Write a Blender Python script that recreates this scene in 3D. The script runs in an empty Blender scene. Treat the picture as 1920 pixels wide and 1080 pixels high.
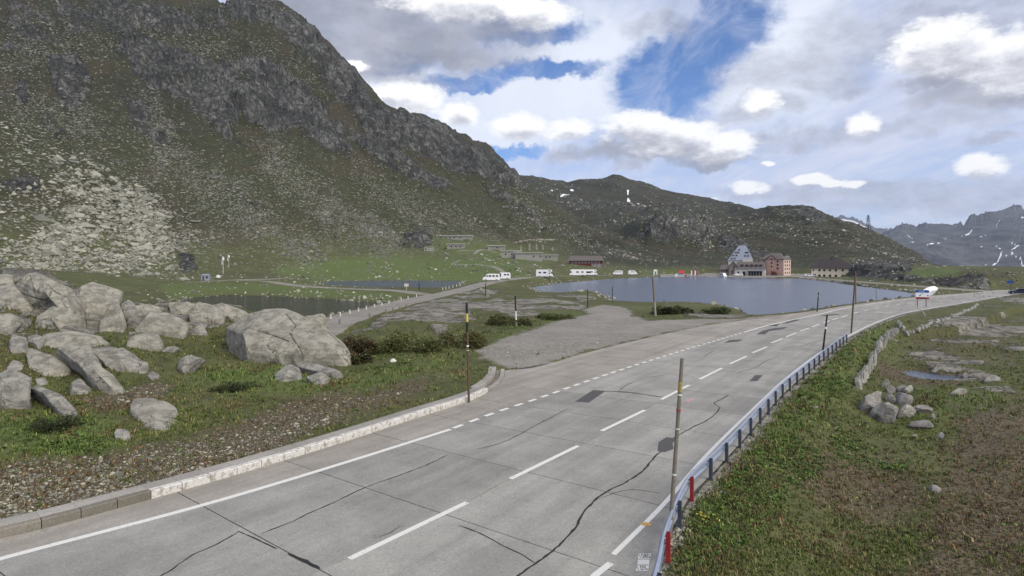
import bpy, bmesh, math, random
import numpy as np
from mathutils import Vector, Matrix, noise as mnoise
random.seed(7)
rng = np.random.default_rng(11)
scene = bpy.context.scene
col = scene.collection

# ------------------------------------------------------------------ camera
F = 1150.0          # focal length in photograph pixels
HZ = 490.0          # row of the horizon
H = 8.0             # camera height above the road
cam_d = bpy.data.cameras.new("camera")
cam = bpy.data.objects.new("camera", cam_d)
col.objects.link(cam)
cam.location = (0, 0, H)
cam.rotation_euler = (math.radians(90), 0, 0)
cam_d.sensor_width = 36.0
cam_d.lens = 36.0 * F / 1920.0
cam_d.shift_y = -(540.0 - HZ) / 1920.0
cam_d.clip_start = 0.1
cam_d.clip_end = 30000
scene.camera = cam
scene.view_settings.view_transform = 'Standard'
scene.view_settings.look = 'None'
scene.view_settings.gamma = 1
scene.view_settings.exposure = 0.12
scene.view_settings.use_curve_mapping = False
scene.cycles.max_bounces = 5
scene.cycles.diffuse_bounces = 2
scene.cycles.volume_bounces = 0

SUN_DIR = Vector((0.52, -0.48, 0.62)).normalized()      # towards the sun
sun_el = math.asin(SUN_DIR.z)
sun_az = math.atan2(SUN_DIR.x, SUN_DIR.y)
sd = bpy.data.lights.new("sun", 'SUN')
sd.energy = 3.4
sd.angle = math.radians(45)
sd.color = (1.0, 0.90, 0.74)
so = bpy.data.objects.new("sun", sd)
so.rotation_euler = (-SUN_DIR).to_track_quat('-Z', 'Y').to_euler()
col.objects.link(so)

def P(px, py, Y):
    return Vector(((px - 960.0) * Y / F, Y, H - (py - HZ) * Y / F))

def G(px, py, z=0.0):
    Y = (H - z) * F / (py - HZ)
    return Vector(((px - 960.0) * Y / F, Y, z))

# ------------------------------------------------------------------ node helpers
class NT:
    def __init__(self, tree):
        self.t = tree
        self.n = tree.nodes
    def new(self, typ, **kw):
        nd = self.n.new(typ)
        for k, v in kw.items():
            setattr(nd, k, v)
        return nd
    def link(self, a, b):
        self.t.links.new(a, b)
    def setin(self, sock, v):
        if isinstance(v, bpy.types.NodeSocket):
            self.link(v, sock)
        elif v is not None:
            if sock.type == 'RGBA' and not hasattr(v, '__len__'):
                v = (v, v, v, 1)
            elif sock.type == 'RGBA' and len(v) == 3:
                v = (*v, 1)
            elif sock.type == 'VECTOR' and not hasattr(v, '__len__'):
                v = (v, v, v)
            sock.default_value = v
    def math(self, op, a, b=None, c=None, clamp=False):
        nd = self.new('ShaderNodeMath', operation=op)
        nd.use_clamp = clamp
        self.setin(nd.inputs[0], a)
        if b is not None: self.setin(nd.inputs[1], b)
        if c is not None: self.setin(nd.inputs[2], c)
        return nd.outputs[0]
    def vmath(self, op, a, b=None, s=None):
        nd = self.new('ShaderNodeVectorMath', operation=op)
        self.setin(nd.inputs[0], a)
        if b is not None: self.setin(nd.inputs[1], b)
        if s is not None: self.setin(nd.inputs['Scale'], s)
        return nd.outputs['Value'] if op in ('DOT_PRODUCT', 'LENGTH') else nd.outputs['Vector']
    def noise(self, vec, scale, detail=4, rough=0.55, dist=0.0, colour=False):
        nd = self.new('ShaderNodeTexNoise')
        if vec is not None: self.link(vec, nd.inputs['Vector'])
        nd.inputs['Scale'].default_value = scale
        nd.inputs['Detail'].default_value = detail
        nd.inputs['Roughness'].default_value = rough
        nd.inputs['Distortion'].default_value = dist
        return nd.outputs['Color'] if colour else nd.outputs['Fac']
    def voronoi(self, vec, scale, feature='F1', out='Distance', rnd=1.0):
        nd = self.new('ShaderNodeTexVoronoi', feature=feature)
        if vec is not None: self.link(vec, nd.inputs['Vector'])
        nd.inputs['Scale'].default_value = scale
        nd.inputs['Randomness'].default_value = rnd
        return nd.outputs[out]
    def ramp(self, fac, stops, interp='LINEAR'):
        nd = self.new('ShaderNodeValToRGB')
        nd.color_ramp.interpolation = interp
        el = nd.color_ramp.elements
        while len(el) < len(stops): el.new(0.5)
        for e, (p, c) in zip(el, stops):
            e.position = p
            e.color = (c, c, c, 1) if not hasattr(c, '__len__') else (*c[:3], 1)
        self.link(fac, nd.inputs[0])
        return nd.outputs[0]
    def mix(self, fac, a, b, mode='MIX'):
        nd = self.new('ShaderNodeMix', data_type='RGBA', blend_type=mode)
        self.setin(nd.inputs[0], fac)
        self.setin(nd.inputs[6], a)
        self.setin(nd.inputs[7], b)
        return nd.outputs[2]
    def step(self, v, lo, hi):
        nd = self.new('ShaderNodeMapRange', interpolation_type='SMOOTHSTEP')
        self.setin(nd.inputs[0], v)
        nd.inputs[1].default_value = lo
        nd.inputs[2].default_value = hi
        return nd.outputs[0]
    def mapping(self, vec, scale=(1, 1, 1), rot=(0, 0, 0), loc=(0, 0, 0)):
        nd = self.new('ShaderNodeMapping')
        self.link(vec, nd.inputs[0])
        nd.inputs['Scale'].default_value = scale
        nd.inputs['Rotation'].default_value = rot
        nd.inputs['Location'].default_value = loc
        return nd.outputs[0]
    def bump(self, h, strength=0.5, dist=0.1, normal=None):
        nd = self.new('ShaderNodeBump')
        nd.inputs['Strength'].default_value = strength
        nd.inputs['Distance'].default_value = dist
        self.link(h, nd.inputs['Height'])
        if normal is not None: self.link(normal, nd.inputs['Normal'])
        return nd.outputs[0]

def material(name):
    m = bpy.data.materials.new(name)
    m.use_nodes = True
    t = NT(m.node_tree)
    b = m.node_tree.nodes['Principled BSDF']
    b.inputs['Specular IOR Level'].default_value = 0.25
    return m, t, b

# ------------------------------------------------------------------ world
def build_world():
    w = bpy.data.worlds.new("World")
    scene.world = w
    w.use_nodes = True
    t = NT(w.node_tree)
    bg = w.node_tree.nodes['Background']
    tc = t.new('ShaderNodeTexCoord')
    d0 = tc.outputs['Generated']
    sky = t.new('ShaderNodeTexSky', sky_type='NISHITA')
    sky.sun_disc = False
    sky.sun_elevation = sun_el
    sky.sun_rotation = sun_az
    sky.altitude = 2000
    skyc = t.vmath('SCALE', sky.outputs[0], s=SKY_STRENGTH)
    skyc = t.mix(1.0, skyc, SKY_TINT, 'MULTIPLY')
    # ragged direction for cloud outlines
    n1 = t.vmath('SUBTRACT', t.noise(d0, 9, 5, 0.6, colour=True), (0.5, 0.5, 0.5))
    n2 = t.vmath('SUBTRACT', t.noise(d0, 34, 4, 0.65, colour=True), (0.5, 0.5, 0.5))
    dsoft = t.vmath('ADD', d0, t.vmath('SCALE', n1, s=0.085))
    dsoft = t.vmath('ADD', dsoft, t.vmath('SCALE', n2, s=0.03))
    dfine = t.vmath('ADD', d0, t.vmath('SCALE', n1, s=0.028))
    dfine = t.vmath('ADD', dfine, t.vmath('SCALE', n2, s=0.014))
    dst = t.mapping(d0, scale=(1, 1, 2.1))
    fb = t.noise(dst, 11, 9, 0.62)
    fb2 = t.noise(dst, 32, 8, 0.66)

    def blob(px, py, hw, hh, dd):
        c = Vector(((px - 960) / F, 1, (HZ - py) / F)).normalized()
        r = Vector((c.y, -c.x, 0)).normalized()
        u = r.cross(c).normalized()
        a = t.vmath('DOT_PRODUCT', dd, tuple(r * (F / hw)))
        b = t.vmath('DOT_PRODUCT', dd, tuple(u * (F / hh)))
        f = t.vmath('DOT_PRODUCT', dd, tuple(c))
        r2 = t.math('ADD', t.math('MULTIPLY', a, a), t.math('MULTIPLY', b, b))
        g = t.math('SUBTRACT', 1.0, r2)                    # 1 at centre, 0 on the ellipse
        g = t.math('SUBTRACT', g, t.math('MULTIPLY', t.math('LESS_THAN', f, 0.2), 1000.0))
        return g, b

    def union(lst, dd):
        gm = None; bm = None
        for s in lst:
            g, b = blob(*s, dd)
            if gm is None: gm, bm = g, b
            else:
                sel = t.math('GREATER_THAN', g, gm)
                mx = t.new('ShaderNodeMix', data_type='FLOAT')
                t.link(sel, mx.inputs[0]); t.link(bm, mx.inputs[2]); t.link(b, mx.inputs[3])
                bm = mx.outputs[0]
                gm = t.math('MAXIMUM', gm, g)
        return gm, bm

    # thin high veil over most of the sky, streaked, thinner in the blue gaps
    sp = t.new('ShaderNodeSeparateXYZ'); t.link(d0, sp.inputs[0])
    el = t.math('MAXIMUM', sp.outputs[2], 0.0)
    inv = t.math('DIVIDE', 1.0, t.math('ADD', el, 0.12))
    cm = t.new('ShaderNodeCombineXYZ')
    t.link(t.math('MULTIPLY', sp.outputs[0], inv), cm.inputs[0])
    t.link(t.math('MULTIPLY', sp.outputs[1], inv), cm.inputs[1])
    q = t.mapping(cm.outputs[0], scale=(1.0, 0.36, 1), rot=(0, 0, math.radians(-38)))
    v1 = t.noise(q, 1.5, 7, 0.62, 0.6)
    v2 = t.noise(q, 6.5, 8, 0.68, 0.7)
    veil = t.math('ADD', t.math('MULTIPLY', v1, 0.75), t.math('MULTIPLY', v2, 0.55))
    holes, _ = union(HOLES, dsoft)
    holes = t.step(t.math('ADD', holes, t.math('MULTIPLY', t.math('SUBTRACT', fb, 0.5), 2.0)), -0.45, 0.6)
    veil = t.step(veil, 0.44, 0.84)
    veil = t.math('ADD', t.math('MULTIPLY', veil, 0.50), 0.50)
    veil = t.math('MULTIPLY', veil, t.math('SUBTRACT', 1.0, t.math('MULTIPLY', holes, t.math('SUBTRACT', 1.02, t.math('MULTIPLY', t.step(v2, 0.38, 0.72), 0.42)))), clamp=True)
    vcol = t.mix(t.noise(q, 2.6, 5, 0.6), VEIL_A, VEIL_B)
    c = t.mix(veil, skyc, vcol)
    bright, _ = union(BRIGHT, dsoft)
    c = t.mix(t.math('MULTIPLY', t.math('MULTIPLY', t.step(bright, -0.6, 0.9), 0.80), t.math('SUBTRACT', 1.0, holes)), c, (0.86, 0.91, 1.0))
    # soft grey cloud undersides
    gs2, _ = union(FAINT, dsoft)
    gf2 = t.math('MULTIPLY', t.step(t.math('ADD', gs2, t.math('MULTIPLY', t.math('SUBTRACT', fb, 0.5), 3.4)), -0.7, 1.0), 0.62)
    c = t.mix(gf2, c, t.mix(t.step(fb2, 0.35, 0.65), (0.36, 0.38, 0.46), (0.52, 0.55, 0.66)))
    gs, gb = union(GREYS, dsoft)
    gf = t.math('MULTIPLY', t.step(t.math('ADD', gs, t.math('MULTIPLY', t.math('SUBTRACT', fb, 0.5), 3.0)), -0.75, 0.7), t.math('ADD', 0.6, t.math('MULTIPLY', v2, 0.6)), clamp=True)
    gcol = t.mix(t.step(fb, 0.3, 0.7), (0.25, 0.26, 0.31), (0.46, 0.47, 0.54))
    c = t.mix(t.math('MULTIPLY', gf, 0.92), c, gcol)
    # white cumulus: lit crown, grey flat base
    cs, cb = union(CUMULUS, dfine)
    cs = t.math('ADD', cs, t.math('MULTIPLY', t.math('SUBTRACT', fb, 0.5), 2.2))
    cs = t.math('ADD', cs, t.math('MULTIPLY', t.math('SUBTRACT', fb2, 0.5), 1.7))
    cf = t.step(cs, -0.25, 0.70)
    gup, _ = union([c_ for c_ in CUMULUS if c_[3] > 11], t.vmath('ADD', dfine, (0, 0, 0.021)))
    sh = t.math('SUBTRACT', t.math('MULTIPLY', t.math('SUBTRACT', fb, 0.5), 1.6), t.math('MULTIPLY', t.step(gup, -0.2, 1.0), 1.0))
    sh = t.math('ADD', sh, t.math('MULTIPLY', t.math('SUBTRACT', fb2, 0.5), 1.5))
    ccol = t.ramp(t.step(sh, -1.35, -0.15), [(0.0, (0.47, 0.48, 0.54)), (0.5, (0.76, 0.77, 0.82)), (1.0, (1.04, 1.04, 1.03))])
    c = t.mix(t.math('MULTIPLY', cf, 0.97), c, ccol)
    t.link(c, bg.inputs['Color'])
    bg.inputs['Strength'].default_value = 1.0

SKY_STRENGTH = 0.115
SKY_TINT = (0.62, 0.86, 1.20)
VEIL_A = (0.53, 0.585, 0.77)
VEIL_B = (0.78, 0.82, 0.95)
HOLES = [(1255, 158, 100, 70), (1320, 95, 80, 66), (1385, 25, 70, 60), (985, 56, 110, 26), (742, 112, 50, 24), (1010, 130, 130, 20),
         (975, 288, 60, 16), (880, 150, 90, 16)]
BRIGHT = [(900, 245, 190, 60), (1110, 130, 150, 110), (1060, 210, 150, 40), (1030, 190, 200, 60), (1450, 110, 120, 120), (760, 170, 110, 40)]
GREYS = [(690, 60, 200, 78), (840, 48, 170, 30), (600, 20, 160, 60), (790, 100, 110, 24), (1220, 284, 130, 20), (1335, 300, 70, 13), (1865, 168, 100, 30), (1760, 150, 60, 18)]
FAINT = [(1580, 165, 42, 18), (1500, 165, 50, 18), (1075, 296, 34, 15), (1800, 378, 210, 22), (1600, 358, 240, 18), (1860, 262, 28, 9), (1660, 40, 34, 22), (1230, 52, 60, 20),
         (1800, 30, 220, 50), (1180, 318, 24, 7), (1480, 140, 110, 40), (960, 95, 90, 22), (1420, 205, 60, 16), (1560, 255, 200, 20)]
CUMULUS = [(870, 8, 130, 30), (985, 22, 80, 30), (660, 122, 26, 9), (770, 185, 66, 28), (720, 176, 40, 22), (862, 208, 34, 26), (975, 238, 60, 26), (1075, 244, 60, 20), (1190, 243, 90, 34), (1260, 255, 90, 36),
           (1345, 275, 70, 30), (1760, 90, 72, 42), (1830, 110, 60, 38), (1905, 115, 50, 50), (1720, 105, 40, 26), (1616, 236, 30, 20), (1840, 313, 36, 22), (1525, 337, 30, 10),
           (1555, 342, 24, 8), (1405, 352, 36, 13), (1598, 346, 20, 7), (1440, 308, 11, 6), (1425, 196, 34, 20), (1310, 380, 28, 3.5)]
build_world()

# ------------------------------------------------------------------ numpy noise
def _hash(ix, iy, iz):
    h = (ix.astype(np.uint32) * np.uint32(374761393) + iy.astype(np.uint32) * np.uint32(668265263) + iz.astype(np.uint32) * np.uint32(2147483647 - 58))
    h = (h ^ (h >> np.uint32(13))) * np.uint32(1274126177)
    h = h ^ (h >> np.uint32(16))
    return h.astype(np.float32) / np.float32(4294967295.0)

def vnoise(x, y, z):
    x = np.asarray(x, np.float32); y = np.asarray(y, np.float32); z = np.asarray(z, np.float32)
    fx = np.floor(x); fy = np.floor(y); fz = np.floor(z)
    ix = fx.astype(np.int64); iy = fy.astype(np.int64); iz = fz.astype(np.int64)
    tx = x - fx; ty = y - fy; tz = z - fz
    tx = tx * tx * (3 - 2 * tx); ty = ty * ty * (3 - 2 * ty); tz = tz * tz * (3 - 2 * tz)
    r = 0
    for dx in (0, 1):
        wx = tx if dx else 1 - tx
        for dy in (0, 1):
            wy = ty if dy else 1 - ty
            for dz in (0, 1):
                wz = tz if dz else 1 - tz
                r = r + wx * wy * wz * _hash(ix + dx, iy + dy, iz + dz)
    return r * 2 - 1

def fbm(x, y, z, octv=4, gain=0.5, ridged=False):
    a = 1.0; s = 0; tot = 0; f = 1.0
    for i in range(octv):
        n = vnoise(x * f + 17.3 * i, y * f - 9.1 * i, z * f + 4.7 * i)
        if ridged: n = 1 - 2 * np.abs(n)
        s = s + a * n; tot += a; a *= gain; f *= 2.03
    return s / tot

def sstep(v, a, b):
    t = np.clip((v - a) / (b - a), 0, 1)
    return t * t * (3 - 2 * t)

def in_poly(x, y, poly):
    poly = np.asarray(poly, float)
    r = np.zeros(np.shape(x), bool)
    x0, y0 = poly[:, 0].min(), poly[:, 1].min()
    x1, y1 = poly[:, 0].max(), poly[:, 1].max()
    sel = (x >= x0) & (x <= x1) & (y >= y0) & (y <= y1)
    xs = x[sel]; ys = y[sel]
    c = np.zeros(xs.shape, bool)
    n = len(poly)
    for i in range(n):
        ax, ay = poly[i]; bx, by = poly[(i + 1) % n]
        if ay == by: continue
        cond = ((ay > ys) != (by > ys)) & (xs < (bx - ax) * (ys - ay) / (by - ay) + ax)
        c ^= cond
    r[sel] = c
    return r

def seg_dist(x, y, line, closed=False):
    """distance to a polyline and the index of the nearest segment"""
    line = np.asarray(line, float)
    n = len(line)
    best = np.full(np.shape(x), 1e9)
    idx = np.zeros(np.shape(x), np.int32)
    for i in range(n if closed else n - 1):
        ax, ay = line[i][:2]; bx, by = line[(i + 1) % n][:2]
        dx, dy = bx - ax, by - ay
        L = dx * dx + dy * dy + 1e-12
        tt = np.clip(((x - ax) * dx + (y - ay) * dy) / L, 0, 1)
        dd = np.hypot(x - ax - tt * dx, y - ay - tt * dy)
        m = dd < best
        best = np.where(m, dd, best); idx = np.where(m, i, idx)
    return best, idx

def catmull(pts, sub=8):
    pts = [np.asarray(p, float) for p in pts]
    out = []
    for i in range(len(pts) - 1):
        p0 = pts[max(i - 1, 0)]; p1 = pts[i]; p2 = pts[i + 1]; p3 = pts[min(i + 2, len(pts) - 1)]
        # centripetal-ish: scale tangents by chord length
        l01 = np.linalg.norm(p1 - p0) or 1; l12 = np.linalg.norm(p2 - p1); l23 = np.linalg.norm(p3 - p2) or 1
        m1 = ((p2 - p0) / (l01 + l12) * l12) if i > 0 else (p2 - p1)
        m2 = ((p3 - p1) / (l12 + l23) * l12) if i < len(pts) - 2 else (p2 - p1)
        for k in range(sub):
            s = k / sub
            out.append((2*s**3-3*s**2+1)*p1 + (s**3-2*s**2+s)*m1 + (-2*s**3+3*s**2)*p2 + (s**3-s**2)*m2)
    out.append(pts[-1])
    return np.array(out)

def resample(line, step):
    line = np.asarray(line, float)
    seg = np.linalg.norm(np.diff(line, axis=0), axis=1)
    s = np.concatenate([[0], np.cumsum(seg)])
    n = max(2, int(round(s[-1] / step)) + 1)
    t = np.linspace(0, s[-1], n)
    return np.stack([np.interp(t, s, line[:, k]) for k in range(line.shape[1])], 1)

def gline(pts, z=0.0, sub=8):
    return catmull([tuple(G(a, b, z))[:2] for a, b in pts], sub)

# ------------------------------------------------------------------ mesh helpers
def link_mesh(name, verts, faces, mat, parent=None, smooth=False, sharp=None):
    me = bpy.data.meshes.new(name)
    me.from_pydata([tuple(v) for v in verts], [], [tuple(f) for f in faces])
    me.update()
    if mat is not None: me.materials.append(mat)
    if smooth:
        me.polygons.foreach_set('use_smooth', np.ones(len(me.polygons), bool))
        if sharp: me.set_sharp_from_angle(angle=math.radians(sharp))
    o = bpy.data.objects.new(name, me)
    col.objects.link(o)
    if parent is not None: o.parent = parent
    return o

def mesh_np(name, co, tris, mat, smooth=True):
    """fast mesh from arrays; tris (n,3) or quads (n,4)"""
    me = bpy.data.meshes.new(name)
    k = tris.shape[1]
    me.vertices.add(len(co)); me.vertices.foreach_set('co', np.asarray(co, np.float32).ravel())
    me.loops.add(tris.size); me.loops.foreach_set('vertex_index', np.asarray(tris, np.int32).ravel())
    me.polygons.add(len(tris))
    me.polygons.foreach_set('loop_start', np.arange(0, tris.size, k, dtype=np.int32))
    me.polygons.foreach_set('loop_total', np.full(len(tris), k, np.int32))
    if np.isscalar(smooth) or isinstance(smooth, bool):
        smooth = np.full(len(tris), bool(smooth))
    me.polygons.foreach_set('use_smooth', smooth)
    me.update(calc_edges=True)
    me.validate()
    if mat is not None: me.materials.append(mat)
    o = bpy.data.objects.new(name, me)
    col.objects.link(o)
    return o

def add_attr(o, name, data4):
    a = o.data.attributes.new(name, 'FLOAT_COLOR', 'POINT')
    a.data.foreach_set('color', np.asarray(data4, np.float32).ravel())

def tag(o, label=None, cat=None, group=None, kind=None):
    if label: o['label'] = label
    if cat: o['category'] = cat
    if group: o['group'] = group
    if kind: o['kind'] = kind
    return o

def empty(name, loc, rz=0.0, label=None, cat=None, group=None):
    o = bpy.data.objects.new(name, None)
    col.objects.link(o)
    o.location = loc
    o.rotation_euler = (0, 0, rz)
    o.empty_display_size = 0.3
    tag(o, label, cat, group)
    return o

class MB:
    def __init__(self): self.v = []; self.f = []
    def quad(self, a, b, c, d):
        n = len(self.v); self.v += [a, b, c, d]; self.f.append((n, n+1, n+2, n+3)); return self
    def poly(self, pts):
        n = len(self.v); self.v += list(pts); self.f.append(tuple(range(n, n + len(pts)))); return self
    def box(self, x0, x1, y0, y1, z0, z1, M=None):
        n = len(self.v)
        vs = [(x0,y0,z0),(x1,y0,z0),(x1,y1,z0),(x0,y1,z0),(x0,y0,z1),(x1,y0,z1),(x1,y1,z1),(x0,y1,z1)]
        if M is not None: vs = [tuple(M @ Vector(v)) for v in vs]
        self.v += vs
        self.f += [tuple(n+i for i in q) for q in ((0,3,2,1),(4,5,6,7),(0,1,5,4),(1,2,6,5),(2,3,7,6),(3,0,4,7))]
        return self
    def prism(self, prof, y0, y1):
        """profile in (x,z), extruded along y"""
        n = len(self.v); k = len(prof)
        self.v += [(x, y0, z) for x, z in prof] + [(x, y1, z) for x, z in prof]
        self.f.append(tuple(range(n, n+k))); self.f.append(tuple(range(n+2*k-1, n+k-1, -1)))
        for i in range(k):
            j = (i+1) % k
            self.f.append((n+j, n+i, n+k+i, n+k+j))
        return self
    def tube(self, a, b, r0, r1=None, seg=8, cap=True):
        a = Vector(a); b = Vector(b); r1 = r0 if r1 is None else r1
        d = (b - a).normalized()
        u = d.orthogonal().normalized(); w = d.cross(u)
        n = len(self.v)
        for p, r in ((a, r0), (b, r1)):
            for i in range(seg):
                t = 2*math.pi*i/seg
                self.v.append(tuple(p + u*(r*math.cos(t)) + w*(r*math.sin(t))))
        for i in range(seg):
            j = (i+1) % seg
            self.f.append((n+i, n+j, n+seg+j, n+seg+i))
        if cap:
            self.f.append(tuple(range(n+seg-1, n-1, -1))); self.f.append(tuple(range(n+seg, n+2*seg)))
        return self
    def build(self, name, mat, parent=None, smooth=False, sharp=40, bevel=0):
        o = link_mesh(name, self.v, self.f, mat, parent, smooth, sharp if smooth else None)
        if bevel:
            m = o.modifiers.new('bevel', 'BEVEL'); m.width = bevel; m.segments = 2; m.limit_method = 'ANGLE'
        return o
# ------------------------------------------------------------------ road lines (ground points)
Z_W = -1.0
L_PX = [(-420, 1095), (0, 1010), (285, 935), (460, 885), (640, 830), (780, 784), (890, 748), (925, 728), (943, 710), (946, 694)]
L2_PX = [(946, 694), (1000, 689), (1100, 661), (1215, 633), (1330, 609), (1420, 597), (1530, 582), (1600, 571), (1700, 558.5), (1770, 552.5), (1830, 548), (1893, 541.5), (1960, 536)]
C_PX = [(240, 1230), (655, 1045), (875, 942), (957, 897), (1082, 838), (1208, 769), (1290, 722), (1352, 690), (1400, 667), (1447, 643), (1490, 625), (1545, 605.5), (1600, 590), (1660, 575.5), (1740, 563), (1800, 556), (1850, 551), (1897, 546), (1960, 541)]
RAIL_PX = [(1222, 1215), (1246, 1110), (1258, 1045), (1300, 937), (1340, 894), (1392, 836), (1430, 791), (1471, 743), (1505, 713), (1550, 673), (1592, 639)]
R_PX = [(1170, 1215), (1215, 1095), (1238, 1040), (1292, 934), (1334, 889), (1386, 833), (1424, 789), (1466, 741), (1500, 710), (1545, 671), (1588, 636), (1612, 623), (1655, 603), (1705, 586.5), (1800, 570), (1893, 554), (1960, 546)]
Lk = gline(L_PX, sub=10)
L2 = gline(L2_PX, sub=6)
Lk = np.concatenate([[(-36.0, -3.0), (-27.0, 6.0)], Lk]) 
Lw = np.concatenate([Lk, L2[1:]])
Cw = np.concatenate([[(-17.0, -1.0)], gline(C_PX, sub=8)])
Rw = np.concatenate([[(-3.5, 1.5)], gline(R_PX, sub=6)])
road_poly = np.concatenate([Lw, Rw[::-1]])
LAY_PX = [(946, 693), (1000, 688), (1100, 660), (1215, 632), (1330, 608), (1420, 596.5), (1500, 586), (1436, 591.5), (1392, 597), (1300, 597.5), (1218, 600), (1190, 592), (1188, 582), (1165, 574), (1128, 571), (1088, 580), (1102, 588), (1040, 602), (960, 628), (884, 656), (905, 673)]
lay_poly = np.array([tuple(G(a, b))[:2] for a, b in LAY_PX])

LAKE_PX = [(985, 540), (1040, 532), (1130, 524), (1220, 519.5), (1290, 518.5), (1360, 519.5), (1440, 521), (1500, 522.5), (1560, 529), (1640, 540), (1712, 549), (1745, 553),
           (1700, 560), (1600, 573), (1530, 585), (1440, 596), (1408, 594), (1385, 583), (1350, 574), (1290, 569), (1200, 570), (1148, 567), (1123, 551), (1100, 546), (1060, 550), (1016, 553), (1008, 546)]
POND_A_PX = [(318, 566), (345, 559), (420, 553), (500, 555), (650, 562), (742, 571), (700, 582), (610, 605), (560, 606), (450, 612), (360, 606), (320, 590)]
POND_B_PX = [(588, 532), (620, 527.5), (700, 526), (790, 526), (870, 527.5), (856, 538), (800, 544), (700, 542), (620, 537)]
lakes = [np.array([tuple(G(a, b, Z_W))[:2] for a, b in L]) for L in (LAKE_PX, POND_A_PX, POND_B_PX)]
PUD_PX = [(1693, 697), (1712, 694.5), (1740, 699), (1765, 702), (1798, 705), (1792, 712), (1750, 713), (1722, 710), (1702, 704)]
Z_P = -1.56
pud = np.array([tuple(G(a, b, Z_P))[:2] for a, b in PUD_PX])

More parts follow.
